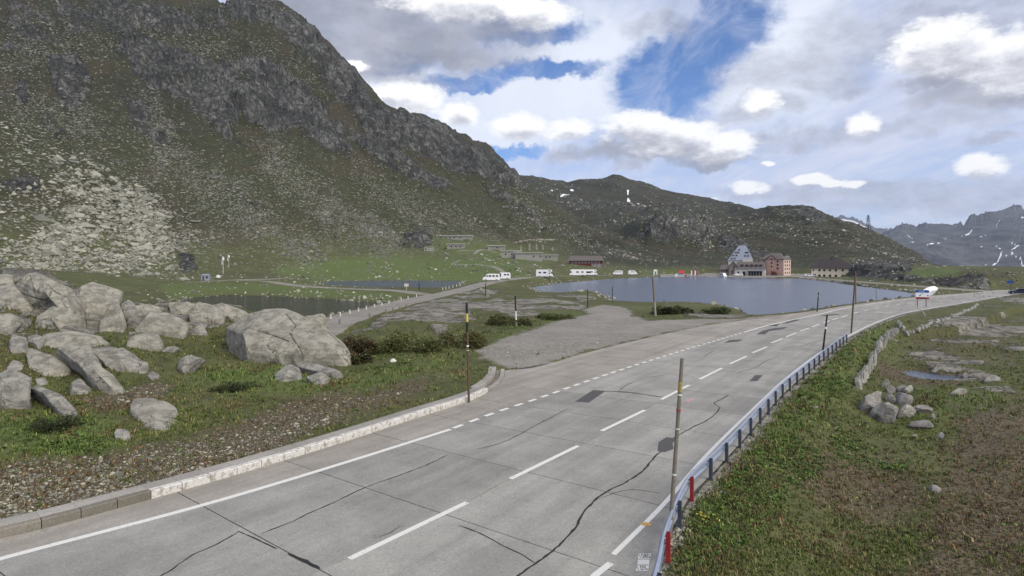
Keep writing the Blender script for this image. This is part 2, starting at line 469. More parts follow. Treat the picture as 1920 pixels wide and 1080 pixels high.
# ------------------------------------------------------------------ terrain relief, given as lines running across the valley: (column, row or height, distance)
def K(*rows):
    """rows (px, py, Y) ; returns functions of px giving Y and z"""
    a = np.array([(r[0], r[2], H - (r[1] - HZ) * r[2] / F) for r in rows], float)
    return lambda u: (np.interp(u, a[:, 0], a[:, 1]), np.interp(u, a[:, 0], a[:, 2]))
def KZ(*rows):
    a = np.array([(r[0], r[2], r[1]) for r in rows], float)
    return lambda u: (np.interp(u, a[:, 0], a[:, 1]), np.interp(u, a[:, 0], a[:, 2]))
KN = [
 KZ((-1500, .3, 9), (1100, 0, 9), (1250, 0, 9), (1420, -1.5, 9), (3500, -1.5, 9)),
 KZ((-1500, 1.2, 28), (0, .45, 28), (400, .3, 33), (700, .15, 40), (1000, 0, 44), (1300, -.2, 40), (1420, -1.5, 40), (3500, -1.3, 40)),
 KZ((-1500, 5.5, 42), (0, 3.0, 42), (250, 1.8, 46), (400, .9, 50), (650, .35, 52), (1000, 0, 60), (1300, -.2, 55), (1450, -1.5, 55), (3500, -1.2, 55)),
 KZ((-1500, 8, 62), (0, 6.0, 62), (70, 6.1, 62), (180, 4.9, 62), (250, 4.1, 62), (330, 3.7, 62), (450, 3.2, 62), (560, 2.2, 62), (640, .3, 64), (760, .5, 75), (1000, 0, 80), (1300, -.2, 75), (1600, -1.4, 75), (3500, -1.2, 75)),
 KZ((-1500, 5, 95), (0, 2.2, 92), (300, -.6, 90), (700, -.2, 97), (900, .5, 105), (1000, .3, 110), (1300, -.4, 110), (1700, -1.2, 112), (3500, -1.0, 112)),
 KZ((-1500, 8, 170), (0, 4.6, 185), (150, 2.6, 180), (330, -.3, 175), (700, 0, 175), (900, .3, 175), (1000, .4, 172), (1300, -1.2, 175), (1700, -.2, 165), (1850, 0, 153), (1930, .2, 145), (3500, .6, 145)),
 K((-1500, 440, 240), (0, 500, 235), (200, 508, 250), (320, 522, 250), (420, 522, 260), (600, 512, 325), (800, 505, 340), (880, 514, 275), (940, 517, 250), (1000, 511, 255), (1070, 514, 300), (1130, 515.5, 325), (1200, 516.5, 360), (1300, 516.3, 365), (1400, 516.5, 365), (1490, 517, 362), (1560, 522, 330), (1600, 525, 300), (1700, 535, 225), (1790, 540, 190), (1850, 527, 185), (1930, 528, 172), (3500, 520, 170)),
 K((-1500, 350, 290), (0, 440, 290), (200, 450, 320), (400, 470, 350), (600, 475, 395), (780, 470, 430), (860, 470, 420), (940, 482, 380), (1050, 496, 360), (1110, 500, 372), (1200, 500, 440), (1300, 500, 440), (1400, 503, 440), (1500, 506, 420), (1560, 508, 370), (1600, 500, 335), (1640, 505, 300), (1700, 507, 270), (1770, 505, 245), (1840, 508, 225), (1860, 509, 222), (1930, 506, 235), (3500, 500, 235)),
 K((-1500, 200, 370), (0, 300, 370), (200, 320, 420), (400, 350, 480), (600, 380, 510), (760, 435, 490), (870, 437, 500), (940, 452, 500), (1000, 465, 470), (1060, 475, 470), (1110, 480, 500), (1180, 468, 600), (1200, 457, 640), (1300, 458, 640), (1400, 468, 590), (1500, 462, 590), (1600, 478, 470), (1700, 496, 420), (1760, 500, 330), (1850, 500, 330), (1930, 501, 330), (3500, 496, 330)),
 K((-1500, 20, 500), (0, 130, 500), (200, 150, 560), (400, 180, 640), (600, 230, 680), (800, 320, 680), (900, 365, 690), (1000, 405, 670), (1050, 430, 650), (1100, 450, 640), (1170, 450, 670), (1200, 427, 668), (1300, 429, 672), (1345, 447, 678), (1400, 443, 680), (1500, 425, 700), (1600, 447, 620), (1700, 480, 600), (1760, 498, 520), (1850, 501, 450), (1930, 502, 450), (3500, 497, 450)),
 K((-1500, -420, 660), (-300, -200, 640), (0, -60, 640), (120, -25, 670), (190, -8, 690), (215, 10, 700), (240, -8, 710), (330, -12, 730), (405, -4, 775), (425, 10, 780), (445, 4, 790), (470, -3, 800), (500, 3, 820), (540, 25, 830), (575, 52, 830), (600, 75, 830), (640, 113, 830), (680, 155, 830), (700, 175, 830), (745, 206, 830), (800, 219, 830), (850, 248, 840), (910, 284, 850), (950, 310, 850), (985, 350, 840), (1020, 374, 820), (1060, 405, 790), (1100, 431, 750), (1135, 443, 720), (1165, 443, 715), (1200, 417, 720), (1250, 412, 720), (1300, 419, 720), (1340, 437, 720), (1365, 447, 735), (1400, 432, 760), (1440, 420, 780), (1500, 411, 800), (1560, 424, 760), (1600, 435, 720), (1650, 452, 710), (1700, 472, 700), (1750, 495, 690), (1800, 502, 600), (1930, 503, 560), (3500, 499, 560)),
 K((-1500, 0, 900), (0, 30, 930), (500, 80, 1000), (800, 280, 1000), (985, 398, 1000), (1050, 427, 1000), (1150, 425, 900), (1250, 410, 880), (1340, 417, 880), (1400, 414, 870), (1440, 404, 850), (1500, 398, 855), (1560, 414, 820), (1600, 426, 780), (1650, 446, 760), (1700, 470, 755), (1750, 498, 750), (1800, 512, 760), (1930, 520, 760), (3500, 515, 760)),
 K((-1500, 200, 1400), (500, 250, 1400), (900, 370, 1300), (985, 380, 1250), (1100, 385, 1250), (1200, 376, 1250), (1290, 388, 1220), (1360, 399, 1150), (1400, 401, 960), (1440, 396, 920), (1500, 391, 900), (1560, 411, 870), (1600, 421, 825), (1650, 441, 800), (1700, 466, 790), (1750, 500, 790), (1930, 530, 800), (3500, 530, 800)),
 K((-1500, 300, 1850), (900, 330, 1850), (985, 333, 1850), (1002, 335, 1850), (1040, 347, 1850), (1065, 349, 1850), (1090, 343, 1830), (1120, 340, 1820), (1138, 337, 1810), (1150, 332, 1800), (1165, 336, 1790), (1180, 343, 1780), (1220, 353, 1740), (1240, 362, 1700), (1290, 368, 1640), (1330, 374, 1560), (1360, 383, 1440), (1400, 388, 1150), (1420, 393, 1080), (1460, 387, 980), (1490, 386, 940), (1520, 395, 925), (1560, 408, 905), (1600, 418, 860), (1640, 435, 830), (1680, 455, 820), (1720, 474, 815), (1750, 500, 815), (1800, 530, 880), (1930, 540, 900), (3500, 540, 900)),
]
u_in = np.arange(-70, 1995, 3.3)
u_l = -70 - np.cumsum(np.linspace(6, 70, 36)); u_r = u_in[-1] + np.cumsum(np.linspace(6, 70, 36))
US = np.concatenate([u_l[::-1], u_in, u_r])
Y0 = 9.0; DLOG = 0.0079
NR = int(math.log(2700 / Y0) / DLOG) + 1
YS = Y0 * np.exp(DLOG * np.arange(NR))
NU = len(US)
ZT = np.zeros((NU, NR))
kY = np.stack([k(US)[0] for k in KN], 1); kZ = np.stack([k(US)[1] for k in KN], 1)
ker = np.exp(-np.linspace(-2, 2, 9) ** 2); ker /= ker.sum()
for a in (kY,):
    for j in range(a.shape[1]):
        a[:, j] = np.convolve(np.pad(a[:, j], 4, mode='edge'), ker, 'valid')
for j in range(1, kY.shape[1]):
    kY[:, j] = np.maximum(kY[:, j], kY[:, j - 1] + 3)
def pchip_row(x, y, q):
    h = np.diff(x); dl = np.diff(y) / h
    m = np.zeros(len(x)); m[0] = dl[0]; m[-1] = dl[-1]
    w1 = 2 * h[1:] + h[:-1]; w2 = h[1:] + 2 * h[:-1]
    with np.errstate(divide='ignore', invalid='ignore'):
        hm = (w1 + w2) / (w1 / dl[:-1] + w2 / dl[1:])
    m[1:-1] = np.where(dl[:-1] * dl[1:] > 0, hm, 0)
    i = np.clip(np.searchsorted(x, q) - 1, 0, len(x) - 2)
    t = (q - x[i]) / h[i]
    t = np.clip(t, 0, 1)
    return ((2*t**3-3*t**2+1)*y[i] + (t**3-2*t**2+t)*h[i]*m[i] + (-2*t**3+3*t**2)*y[i+1] + (t**3-t**2)*h[i]*m[i+1])
for i in range(NU):
    yy = np.append(kY[i], [kY[i, -1] + 400, 3400]); zz = np.append(kZ[i], [kZ[i, -1] - 150, min(kZ[i, -1] - 200, -60)])
    ZT[i] = pchip_row(yy, zz, YS)
UU, YY = np.meshgrid(US, YS, indexing='ij')
XX = (UU - 960) * YY / F
def proj(z): return HZ + (H - z) * F / YY
PY0 = proj(ZT)

# --- material zones (what the ground is made of), drawn as outlines with ragged edges
wob = fbm(UU / 26, PY0 / 17, YY / 900, 3)
wob2 = fbm(UU / 26 + 50, PY0 / 17 + 9, YY / 900, 3)
UW = UU + 10 * wob; VW = PY0 + 5 * wob2
far = YY > 180
rock = np.zeros_like(ZT); scree = np.zeros_like(ZT); grav = np.zeros_like(ZT)
brown = np.zeros_like(ZT); lush = np.zeros_like(ZT); snow = np.zeros_like(ZT)
def paint(arr, poly, val, mask=None, soft=8, wobble=1.0):
    poly = np.asarray(poly, float)
    U = UU + (UW - UU) * wobble; V = PY0 + (VW - PY0) * wobble
    m = (U > poly[:, 0].min() - soft * 2) & (U < poly[:, 0].max() + soft * 2) & (V > poly[:, 1].min() - soft * 2) & (V < poly[:, 1].max() + soft * 2)
    if mask is not None: m &= mask
    if not m.any(): return
    us, vs = U[m], V[m]
    ins = in_poly(us, vs, poly)
    d, _ = seg_dist(us, vs, poly, True)
    f = np.clip(0.5 + np.where(ins, d, -d) / (2 * soft), 0, 1)
    arr[m] = np.maximum(arr[m], val * f)
mt = YY > 230
# cliffs of the left mountain
for pl, v in [
    ([(205, 70), (300, 80), (400, 110), (450, 170), (447, 245), (380, 238), (330, 205), (280, 175), (235, 120)], 1),
    ([(410, 110), (480, 112), (560, 150), (600, 200), (645, 262), (662, 305), (610, 285), (560, 255), (500, 245), (440, 205)], 1),
    ([(90, 110), (150, 118), (178, 160), (152, 205), (122, 205), (95, 165)], .95),
    ([(30, 150), (60, 160), (50, 215), (25, 200)], .8),
    ([(75, 215), (105, 225), (100, 260), (80, 250)], .8), ([(0, 355), (45, 335), (75, 340), (70, 380), (30, 380), (0, 372)], .9),
    ([(95, 240), (120, 250), (130, 280), (105, 270)], .85),
    ([(420, 5), (500, -10), (560, 30), (640, 110), (700, 175), (668, 172), (620, 140), (560, 100), (500, 60), (430, 40)], .75),
    ([(0, 0), (200, 0), (420, 20), (440, 60), (300, 70), (200, 75), (60, 85), (0, 110)], .62),
    ([(560, 60), (640, 120), (690, 180), (700, 215), (660, 220), (620, 170), (580, 120)], .85),
    ([(640, 180), (720, 208), (800, 222), (880, 268), (950, 308), (1000, 365), (960, 352), (900, 332), (860, 332), (800, 300), (740, 290), (680, 250)], .92),
    ([(640, 250), (700, 262), (760, 300), (820, 330), (860, 355), (830, 360), (760, 335), (700, 310)], .8),
    ([(232, 195), (270, 205), (312, 262), (322, 292), (288, 275), (250, 240)], .9),
    ([(355, 185), (420, 230), (470, 285), (440, 290), (372, 235)], .7),
    ([(430, 345), (470, 375), (520, 420), (500, 425), (450, 385)], .6),
    ([(900, 330), (960, 370), (1010, 410), (1050, 440), (1020, 440), (960, 405), (910, 370)], .65),
    ([(330, 470), (360, 480), (370, 510), (345, 512)], .9),
    ([(760, 440), (800, 436), (812, 455), (795, 470), (760, 468)], .85),
]: paint(rock, pl, v, mt)
rock = np.maximum(rock, (.20 + .22 * sstep(fbm(XX / 55 + (YY * .7 + ZT) / 140, (YY * .7 + ZT) / 90, 31, 3), -.2, .4)) * sstep(ZT, 45, 120) * (UU < 1060) * mt)
# hills in the middle and on the right
for pl, v in [
    ([(1188, 442), (1215, 424), (1255, 417), (1325, 420), (1352, 440), (1335, 458), (1290, 450), (1250, 460), (1205, 452)], 1),
    ([(1340, 440), (1370, 445), (1400, 462), (1440, 475), (1450, 490), (1400, 482), (1350, 462)], .7),
    ([(1050, 372), (1110, 366), (1170, 380), (1240, 384), (1330, 384), (1310, 398), (1240, 404), (1150, 404), (1060, 398)], .5),
    ([(1100, 425), (1190, 410), (1330, 412), (1340, 424), (1220, 420), (1130, 435)], .45),
    ([(1440, 394), (1500, 393), (1545, 402), (1570, 420), (1520, 428), (1480, 410), (1445, 402)], .62),
    ([(1470, 430), (1500, 440), (1500, 452), (1470, 445)], .5),
    ([(1580, 492), (1640, 484), (1700, 490), (1735, 498), (1700, 512), (1640, 522), (1590, 520)], .85),
    ([(1600, 527), (1610, 517), (1660, 513), (1700, 516), (1740, 524), (1790, 521), (1830, 511), (1856, 524), (1856, 541), (1800, 540), (1700, 533), (1620, 529)], 1.0),
    ([(1620, 468), (1700, 480), (1745, 495), (1700, 500), (1640, 482)], .5),
    ([(1858, 510), (1920, 512), (1920, 524), (1858, 524)], .5),
    ([(1040, 430), (1080, 440), (1130, 460), (1190, 482), (1200, 495), (1140, 480), (1080, 455)], .6),
]: paint(rock, pl, v, YY > 150)
# ice-polished bedrock near the lay-by and across the field on the right
nearm = YY < 200
for pl, v in [
    ([(668, 622), (720, 592), (780, 570), (830, 556), (870, 562), (900, 566), (950, 556), (1040, 556), (1104, 573), (1080, 583), (1020, 590), (985, 600), (975, 596), (930, 584), (880, 580), (890, 600), (850, 608), (760, 602), (700, 615)], 1),
    ([(795, 603), (842, 606), (840, 628), (815, 622)], .9),
    ([(1278, 586), (1330, 585), (1408, 591), (1395, 599), (1290, 597)], .9),
    ([(1015, 556), (1060, 552), (1110, 551), (1125, 562), (1060, 566)], .8),
    ([(838, 548), (880, 540), (945, 546), (915, 560), (855, 558)], .9),
    ([(0, 505), (70, 508), (150, 542), (215, 550), (228, 602), (160, 628), (0, 632)], .95),
    ([(228, 562), (350, 565), (460, 578), (460, 600), (390, 625), (240, 640)], .85),
    ([(1658, 643), (1690, 645), (1760, 660), (1845, 673), (1842, 688), (1790, 685), (1710, 668), (1665, 655)], 1),
    ([(1695, 675), (1760, 680), (1800, 690), (1870, 708), (1905, 735), (1850, 735), (1780, 712), (1745, 697)], .95),
    ([(1740, 613), (1800, 606), (1960, 603), (1960, 627), (1850, 634), (1790, 626), (1745, 630)], .95),
    ([(1735, 634), (1800, 635), (1875, 640), (1800, 645), (1745, 641)], .8),
    ([(1835, 640), (1880, 646), (1960, 652), (1960, 672), (1890, 662)], .9),
    ([(1860, 562), (1900, 557), (1960, 562), (1960, 582), (1885, 573)], .9),
    ([(1690, 650), (1740, 648), (1800, 660), (1740, 656)], .6),
    ([(1835, 580), (1870, 576), (1890, 586), (1845, 592)], .5),
    ([(690, 605), (640, 614), (612, 622), (625, 640), (680, 622)], .5),
]: paint(rock, pl, v, nearm, soft=4, wobble=.5)
S0 = YY * .7 + ZT
rock = np.where(mt & (UU < 1060), rock * (1 - .42 * sstep(fbm(XX / 34 + S0 / 90, S0 / 16, 44, 3), .12, .42)), rock)
gap = sstep(fbm(XX / 9, YY / 2.6, 51, 4), .10, .30) * ((YY < 200) & (UU > 470))
rock = rock * (1 - .85 * gap)
# scree fans; lower-left ones denser in place of a sunlit patch
for pl, v in [
    ([(-80, 340), (60, 345), (120, 340), (200, 345), (280, 390), (330, 430), (300, 460), (220, 445), (120, 455), (-80, 480)], .6),
    ([(110, 340), (190, 330), (250, 370), (290, 410), (240, 430), (180, 420), (110, 400)], .75),
    ([(-80, 330), (300, 330), (420, 440), (460, 500), (330, 505), (0, 520), (-80, 520)], .5),
    ([(240, 190), (300, 240), (360, 300), (430, 350), (520, 415), (640, 478), (560, 482), (430, 440), (330, 350), (270, 270)], 1.25),
    ([(500, 250), (530, 300), (600, 360), (700, 410), (810, 452), (760, 474), (650, 455), (560, 395), (500, 320)], 1.45),
    ([(640, 300), (720, 350), (830, 385), (960, 440), (900, 445), (780, 425), (660, 350)], .8),
    ([(0, 180), (200, 200), (240, 330), (0, 340)], .55), ([(0, 40), (200, 40), (420, 60), (400, 130), (200, 110), (0, 150)], .5),
    ([(420, 60), (560, 110), (700, 190), (640, 190), (520, 130), (430, 100)], .5),
    ([(0, 480), (350, 470), (330, 540), (200, 560), (0, 520)], .55),
]: paint(scree, pl, v, mt, soft=60 if min(q[0] for q in pl) < 0 or v == .75 else 30, wobble=4.0)
scree = np.maximum(scree, .09 * (mt & (UU < 1150)))
scree = np.maximum(scree, .10 * (YY > 300))
# bare earth and heath
for pl, v in [
    ([(400, 60), (640, 170), (820, 300), (980, 420), (900, 400), (700, 300), (560, 230), (420, 130)], .5),
    ([(250, 300), (420, 420), (560, 470), (420, 470), (300, 420)], .6),
    ([(560, 280), (760, 360), (900, 420), (700, 350)], .6),
    ([(1000, 345), (1400, 385), (1400, 420), (1000, 400)], .45),
    ([(1430, 390), (1700, 470), (1600, 470), (1440, 440)], .35),
]: paint(brown, pl, v, mt, soft=30)
for pl, v, s in [
    ([(150, 752), (230, 735), (300, 718), (330, 730), (290, 755), (190, 775)], 1, 6),
    ([(1640, 690), (1700, 690), (1800, 700), (1800, 722), (1700, 722), (1640, 712)], 1, 8),
    ([(1790, 760), (1960, 740), (1960, 1100), (1700, 1100), (1760, 900)], .95, 50),
    ([(1480, 860), (1700, 850), (1780, 960), (1600, 1020), (1480, 960)], .72, 40),
    ([(1700, 620), (1920, 620), (1920, 700), (1720, 690)], .5, 14), ([(1690, 600), (1960, 570), (1960, 640), (1700, 640)], .35, 14),
    ([(1490, 720), (1530, 740), (1500, 790), (1450, 800)], .5, 10),
    ([(-60, 880), (240, 838), (330, 818), (430, 790), (540, 755), (640, 735), (700, 735), (660, 790), (420, 890), (-60, 1000)], .95, 20),
    ([(380, 840), (640, 740), (800, 690), (820, 740), (640, 800)], .7, 20),
    ([(1780, 540), (1960, 520), (1960, 560), (1850, 550)], .5, 6),
]: paint(brown, pl, v, YY < 200, soft=s)
for pl, v, s in [
    ([(520, 500), (700, 480), (960, 488), (1000, 512), (860, 526), (600, 524), (520, 515)], 1, 8),
    ([(300, 535), (520, 530), (760, 552), (700, 566), (420, 552), (320, 560)], .8, 6),
    ([(780, 440), (900, 440), (1040, 480), (1020, 500), (900, 490), (780, 470)], .8, 10),
    ([(1320, 515), (1200, 515), (1200, 505), (1330, 503)], .7, 5),
    ([(1640, 508), (1780, 503), (1800, 512), (1740, 520), (1640, 512)], 1, 4),
    ([(1250, 900), (1340, 830), (1460, 790), (1560, 720), (1620, 640), (1680, 620), (1560, 800), (1420, 950), (1330, 1100), (1240, 1100)], .75, 20),
    ([(0, 780), (160, 770), (250, 820), (150, 860), (0, 870)], .8, 25), ([(330, 690), (520, 680), (640, 720), (880, 660), (1000, 610), (1080, 590), (900, 660), (700, 730), (420, 740)], .9, 14),
    ([(1640, 755), (1880, 720), (1900, 780), (1700, 810)], .6, 25),
]: paint(lush, pl, v, None, soft=s)
for pl in ([(1050, 370), (1058, 366), (1070, 365), (1062, 370), (1052, 373)], [(1068, 355), (1074, 353), (1076, 357), (1070, 357)], [(1175, 377), (1178, 369), (1183, 378)], [(1176, 358), (1179, 357), (1180, 366), (1177, 365)], [(1192, 381), (1202, 380), (1200, 385), (1195, 384)], [(1031, 360), (1037, 359), (1036, 362)]):
    paint(snow, pl, 1.0, YY > 900, soft=1.2, wobble=.1)

# gentle shores
dl0 = np.full(ZT.shape, 1e3); in0 = np.zeros(ZT.shape, bool)
for pl in lakes:
    d, _ = seg_dist(XX, YY, pl, True); dl0 = np.minimum(dl0, d); in0 |= in_poly(XX, YY, pl)
shore = (~in0) & (YY > 80) & (dl0 < 60)
ZT = np.where(shore, np.minimum(ZT, Z_W + .3 + .09 * dl0 + np.maximum(dl0 - 18, 0) ** 1.5 * .03), ZT)
# dark heath beyond the lake; left mountain darkened in colour for cloud shade
heath = np.clip(sstep(YY, 380, 470) * sstep(UU, 1000, 1120) + (.80 * sstep(ZT, 6, 40) + .2 * sstep(ZT, 60, 160)) * (YY > 230) * (1 - sstep(UU, 1000, 1120)), 0, 1) * (1 - .75 * np.clip(lush, 0, 1))

# tracks
T = lambda pts, z=0.0: catmull([tuple(G(a, b, z))[:2] for a, b in pts], 8)
def flatten_track(pts, half, val=1.0, level=True):
    """pts: (px, py, distance)"""
    line = catmull([tuple(P(a, b, Yd)) for a, b, Yd in pts], 8)
    d, idx = seg_dist(XX, YY, line[:, :2])
    zl = line[:-1, 2][np.clip(idx, 0, len(line) - 2)]
    w = 1 - sstep(d, half, half * 2.6)
    if level: ZT[:] = ZT * (1 - w) + zl * w
    grav[:] = np.maximum(grav, val * (1 - sstep(d + .5 * wob, half * .85, half * 1.1)))
    k = 1 - sstep(d, half, half * 1.6)
    for a in (rock, scree, brown): a *= (1 - k)
    return line
def gy(px, py, z): return (px, py, (H - z) * F / (py - HZ))
track_main = flatten_track([gy(560, 640, -.2), gy(625, 605, .1), gy(700, 582, .1), gy(780, 562, .1), gy(840, 549, .2), gy(885, 538, .5), gy(915, 530, 1.0), gy(950, 524.5, 1.4), gy(1000, 519.5, 1.6), gy(1060, 517.5, 1.0), gy(1130, 516.5, .4), gy(1200, 516.5, -.3), gy(1300, 516.8, -.4), gy(1400, 517.2, -.42), gy(1480, 518, -.4), gy(1530, 522, -.2), gy(1600, 527.5, 0), gy(1700, 535, 0), gy(1780, 541, 0), gy(1840, 545, 0)], 3.1)
track_side = flatten_track([gy(800, 552, .1), gy(740, 545, .1), gy(650, 541, .1), gy(560, 535.5, .2), gy(500, 528, .4), gy(440, 526, .5), gy(360, 529, .5)], 2.4)
flatten_track([gy(540, 521.5, .5), gy(480, 524, .5), gy(430, 526, .5)], 4.0)
for pts, hf in [
    ([(935, 522, 250), (928, 514, 262), (950, 504, 290), (900, 497, 330), (850, 491, 350), (862, 487, 365)], 1.3),
    ([(850, 470, 420), (890, 468, 420), (920, 462, 430), (935, 455, 450)], 1.4), ([(890, 478, 400), (905, 462, 430), (930, 470, 415)], 1.3),
    ([(960, 455, 500), (1000, 446, 530), (1040, 443, 560)], 1.2), ([(960, 490, 370), (985, 483, 390)], 1.2),
]: flatten_track(pts, hf, .8, level=False)
# quay by the hotels
qp = np.array([tuple(G(a, b, -.42))[:2] for a, b in [(1240, 517.6), (1330, 518.2), (1400, 518.6), (1490, 519.6), (1530, 521), (1530, 514.5), (1480, 513.5), (1400, 513.2), (1240, 513.8)]])
dq, _ = seg_dist(XX, YY, qp, True); iq = in_poly(XX, YY, qp)
wq = np.where(iq, 1, 1 - sstep(dq, 0, 6)); ZT = ZT * (1 - wq) + (-.42) * wq
grav = np.maximum(grav, np.where(iq, .95, 0))

# keep banks above the water and the beds below it
for pl in lakes:
    ins = in_poly(XX, YY, pl); d, _ = seg_dist(XX, YY, pl, True)
    ZT = np.where(ins, np.minimum(ZT, Z_W - .05 - .9 * sstep(d, 0, 4)), ZT)
    nearw = (~ins) & (d < 25) & (YY > 60)
    ZT = np.where(nearw, np.maximum(ZT, Z_W + .12 + np.minimum(.16 * d, .55)), ZT)
    lush *= np.where(ins, 0, 1)
    wet = (~ins) & (d < 1.5); brown = np.where(wet, np.maximum(brown, .5), brown)
ins = in_poly(XX, YY, pud); d, _ = seg_dist(XX, YY, pud, True)
ZT = np.where(ins, Z_P - .04 - .15 * sstep(d, 0, 1), np.where(d < 3, np.maximum(np.minimum(ZT, Z_P + .03 + .1 * d), Z_P + .03), ZT))

# relief
nearw = 1 - sstep(YY, 70, 220)
hum = fbm(XX / 2.4, YY / 2.4, 0, 3) * .16 + fbm(XX / .55, YY / .55, 3, 3) * .05 + fbm(XX / 7, YY / 7, 1, 2) * .25
rck = fbm(XX / 5.0, YY / 1.6, 5, 4, ridged=True) * .42 + fbm(XX / 9, YY / 6, 8, 3) * .7
in_l = np.zeros(ZT.shape, bool)
for pl in lakes + [pud]: in_l |= in_poly(XX, YY, pl)
# jointed bedrock: blocks of uneven height parted by open joints
def blocks(x, y, seed):
    ix = np.floor(x).astype(int); iy = np.floor(y).astype(int)
    d1 = np.full(x.shape, 9.0); d2 = np.full(x.shape, 9.0); hv = np.zeros(x.shape); tx = np.zeros(x.shape)
    for a in (-1, 0, 1):
        for c in (-1, 0, 1):
            cx, cy = ix + a, iy + c
            px_ = cx + .5 + .42 * (2 * _hash(cx, cy, cx * 0 + seed) - 1); py_ = cy + .5 + .42 * (2 * _hash(cx, cy, cx * 0 + seed + 1) - 1)
            dd = np.hypot(x - px_, y - py_); h0 = _hash(cx, cy, cx * 0 + seed + 2); t0 = (_hash(cx, cy, cx * 0 + seed + 3) - .5) * (x - px_) + (_hash(cx, cy, cx * 0 + seed + 4) - .5) * (y - py_)
            m = dd < d1
            d2 = np.where(m, d1, np.minimum(d2, dd)); hv = np.where(m, h0, hv); tx = np.where(m, t0, tx); d1 = np.where(m, dd, d1)
    return hv, tx, d2 - d1
bx_ = XX / 2.6 + .35 * fbm(XX / 2, YY / 2, 4, 3) + YY / 9; by_ = YY / 2.0 + .35 * fbm(XX / 2, YY / 2, 14, 3)
hv, tx, ed = blocks(np.where(YY < 130, bx_, 0), np.where(YY < 130, by_, 0), 5)
left_rock = ((UU < 470) & (YY < 75)).astype(float)
blk = (hv - .5) * .9 + tx * 1.1 - .55 * (1 - sstep(ed, .0, .13))
rck = rck * (1 - .5 * left_rock) + blk * left_rock
rock = rock * (1 - left_rock * .85 * (1 - sstep(ed, .03, .14)))
rel = nearw * (hum * (1 - rock) + rck * rock)
S = YY * .7 + ZT                                  # along the fall line
mtw = sstep(ZT, 2, 30) * sstep(YY, 190, 320)
cliff = fbm(XX / 24 - S / 75, S / 120, 2, 4, ridged=True) * 13 + fbm(XX / 11 - S / 30, S / 42, 7, 4, ridged=True) * 4.0 + fbm(XX / 40, S / 13, 19, 3, ridged=True) * 2.5 + fbm(XX / 4 - S / 14, S / 16, 12, 3, ridged=True) * 1.2
slope_n = fbm(XX / 42 + S / 110, S / 150, 4, 5) * 8 + fbm(XX / 12 + S / 30, S / 50, 9, 4) * 2.4 + fbm(XX / 3.5, S / 4.5, 6, 2) * .6
fx = np.where(YY > 560, 1.25, 1.0)
rel += mtw * (slope_n * (1 - .6 * rock) + cliff * rock) * fx
rel += sstep(YY, 130, 190) * (1 - sstep(ZT, 2, 30)) * (fbm(XX / 14, YY / 14, 3, 4) * .5 + rock * (fbm(XX / 5, YY / 9, 3, 4, ridged=True) * 2.2 + fbm(XX / 2, YY / 4, 7, 3) * .7)) * (1 - np.clip(grav * 1.4, 0, 1))
dl = np.full(ZT.shape, 1e3)
for pl in lakes:
    d, _ = seg_dist(XX, YY, pl, True); dl = np.minimum(dl, d)
rel *= np.where(in_l, 0, sstep(dl, 0, 9) * .9 + .1 * (1 - nearw * 0)) * np.where((grav > .5), .08, 1)
rel = np.where((dl < 9) & ~in_l, np.maximum(rel, -.06), rel)
ZT = ZT + rel

# the carriageway, lay-by, kerb and embankment
ins_r = in_poly(XX, YY, road_poly); d_r, i_r = seg_dist(XX, YY, road_poly, True)
near_road = YY < 215
side_k = (i_r < len(Lk) - 1)
lvl = np.where(side_k & ~ins_r, -.16 + .37 * sstep(d_r, .5, .8), -.05)
wr = np.where(ins_r, 1.0, 1 - sstep(d_r, np.where(side_k, 1.5, .55), np.where(side_k, 4.5, 5.5)))
wr = wr * near_road
ZT = ZT * (1 - wr) + lvl * wr
ZT = np.where(ins_r & near_road, -.16, ZT)
ins_l = in_poly(XX, YY, lay_poly); d_l, _ = seg_dist(XX, YY, lay_poly, True)
wl = np.where(ins_l, 1.0, 1 - sstep(d_l, .1, 3.5)) * (~ins_r) * (1 - wr * side_k)
ZT = ZT * (1 - wl) + (-.035 + .03 * fbm(XX / 3, YY / 3, 2, 3)) * wl
grav = np.maximum(grav, np.where(ins_l, np.clip(.38 + d_l / 2.6 + .35 * fbm(XX, YY, 3, 3), 0, 1), np.clip(.40 - d_l / 3.0 + .25 * fbm(XX, YY, 3, 3), 0, 1)) * (~ins_r))
# gritty verge behind the guard rail and along the right edge of the concrete
is_rside = (~ins_r) & (i_r >= len(Lw))
grav = np.maximum(grav, np.where(is_rside & near_road, np.clip(.95 - d_r / .9 + .5 * fbm(XX / .8, YY / .8, 2, 3), 0, 1), 0))
for a in (rock, brown, lush):
    a *= np.where(ins_l, 0, 1)
ZT = np.where(ins_l & (dl < 4) & ~ins_r, np.maximum(ZT, -.3), ZT)
rock = np.clip(rock, 0, 1)

LOGY0 = math.log(Y0)
def gz(x, y):
    """ground height at a point"""
    u = 960 + F * x / y
    i = float(np.interp(u, US, np.arange(NU))); r = min(max((math.log(y) - LOGY0) / DLOG, 0), NR - 1.001)
    i = min(i, NU - 1.001); i0 = int(i); r0 = int(r); a = i - i0; b = r - r0
    return float((ZT[i0, r0] * (1-a) + ZT[i0+1, r0] * a) * (1-b) + (ZT[i0, r0+1] * (1-a) + ZT[i0+1, r0+1] * a) * b)
PYF = proj(ZT)
def hit(px, py):
    """first ground point met by the line of sight through a photograph pixel"""
    i = int(np.argmin(np.abs(US - px)))
    c = PYF[i]
    r = int(np.argmax(c <= py))
    Y = YS[r]
    if r > 0 and c[r-1] > py:
        f = (c[r-1] - py) / (c[r-1] - c[r] + 1e-9)
        Y = YS[r-1] + f * (YS[r] - YS[r-1])
    return P(px, py, Y)
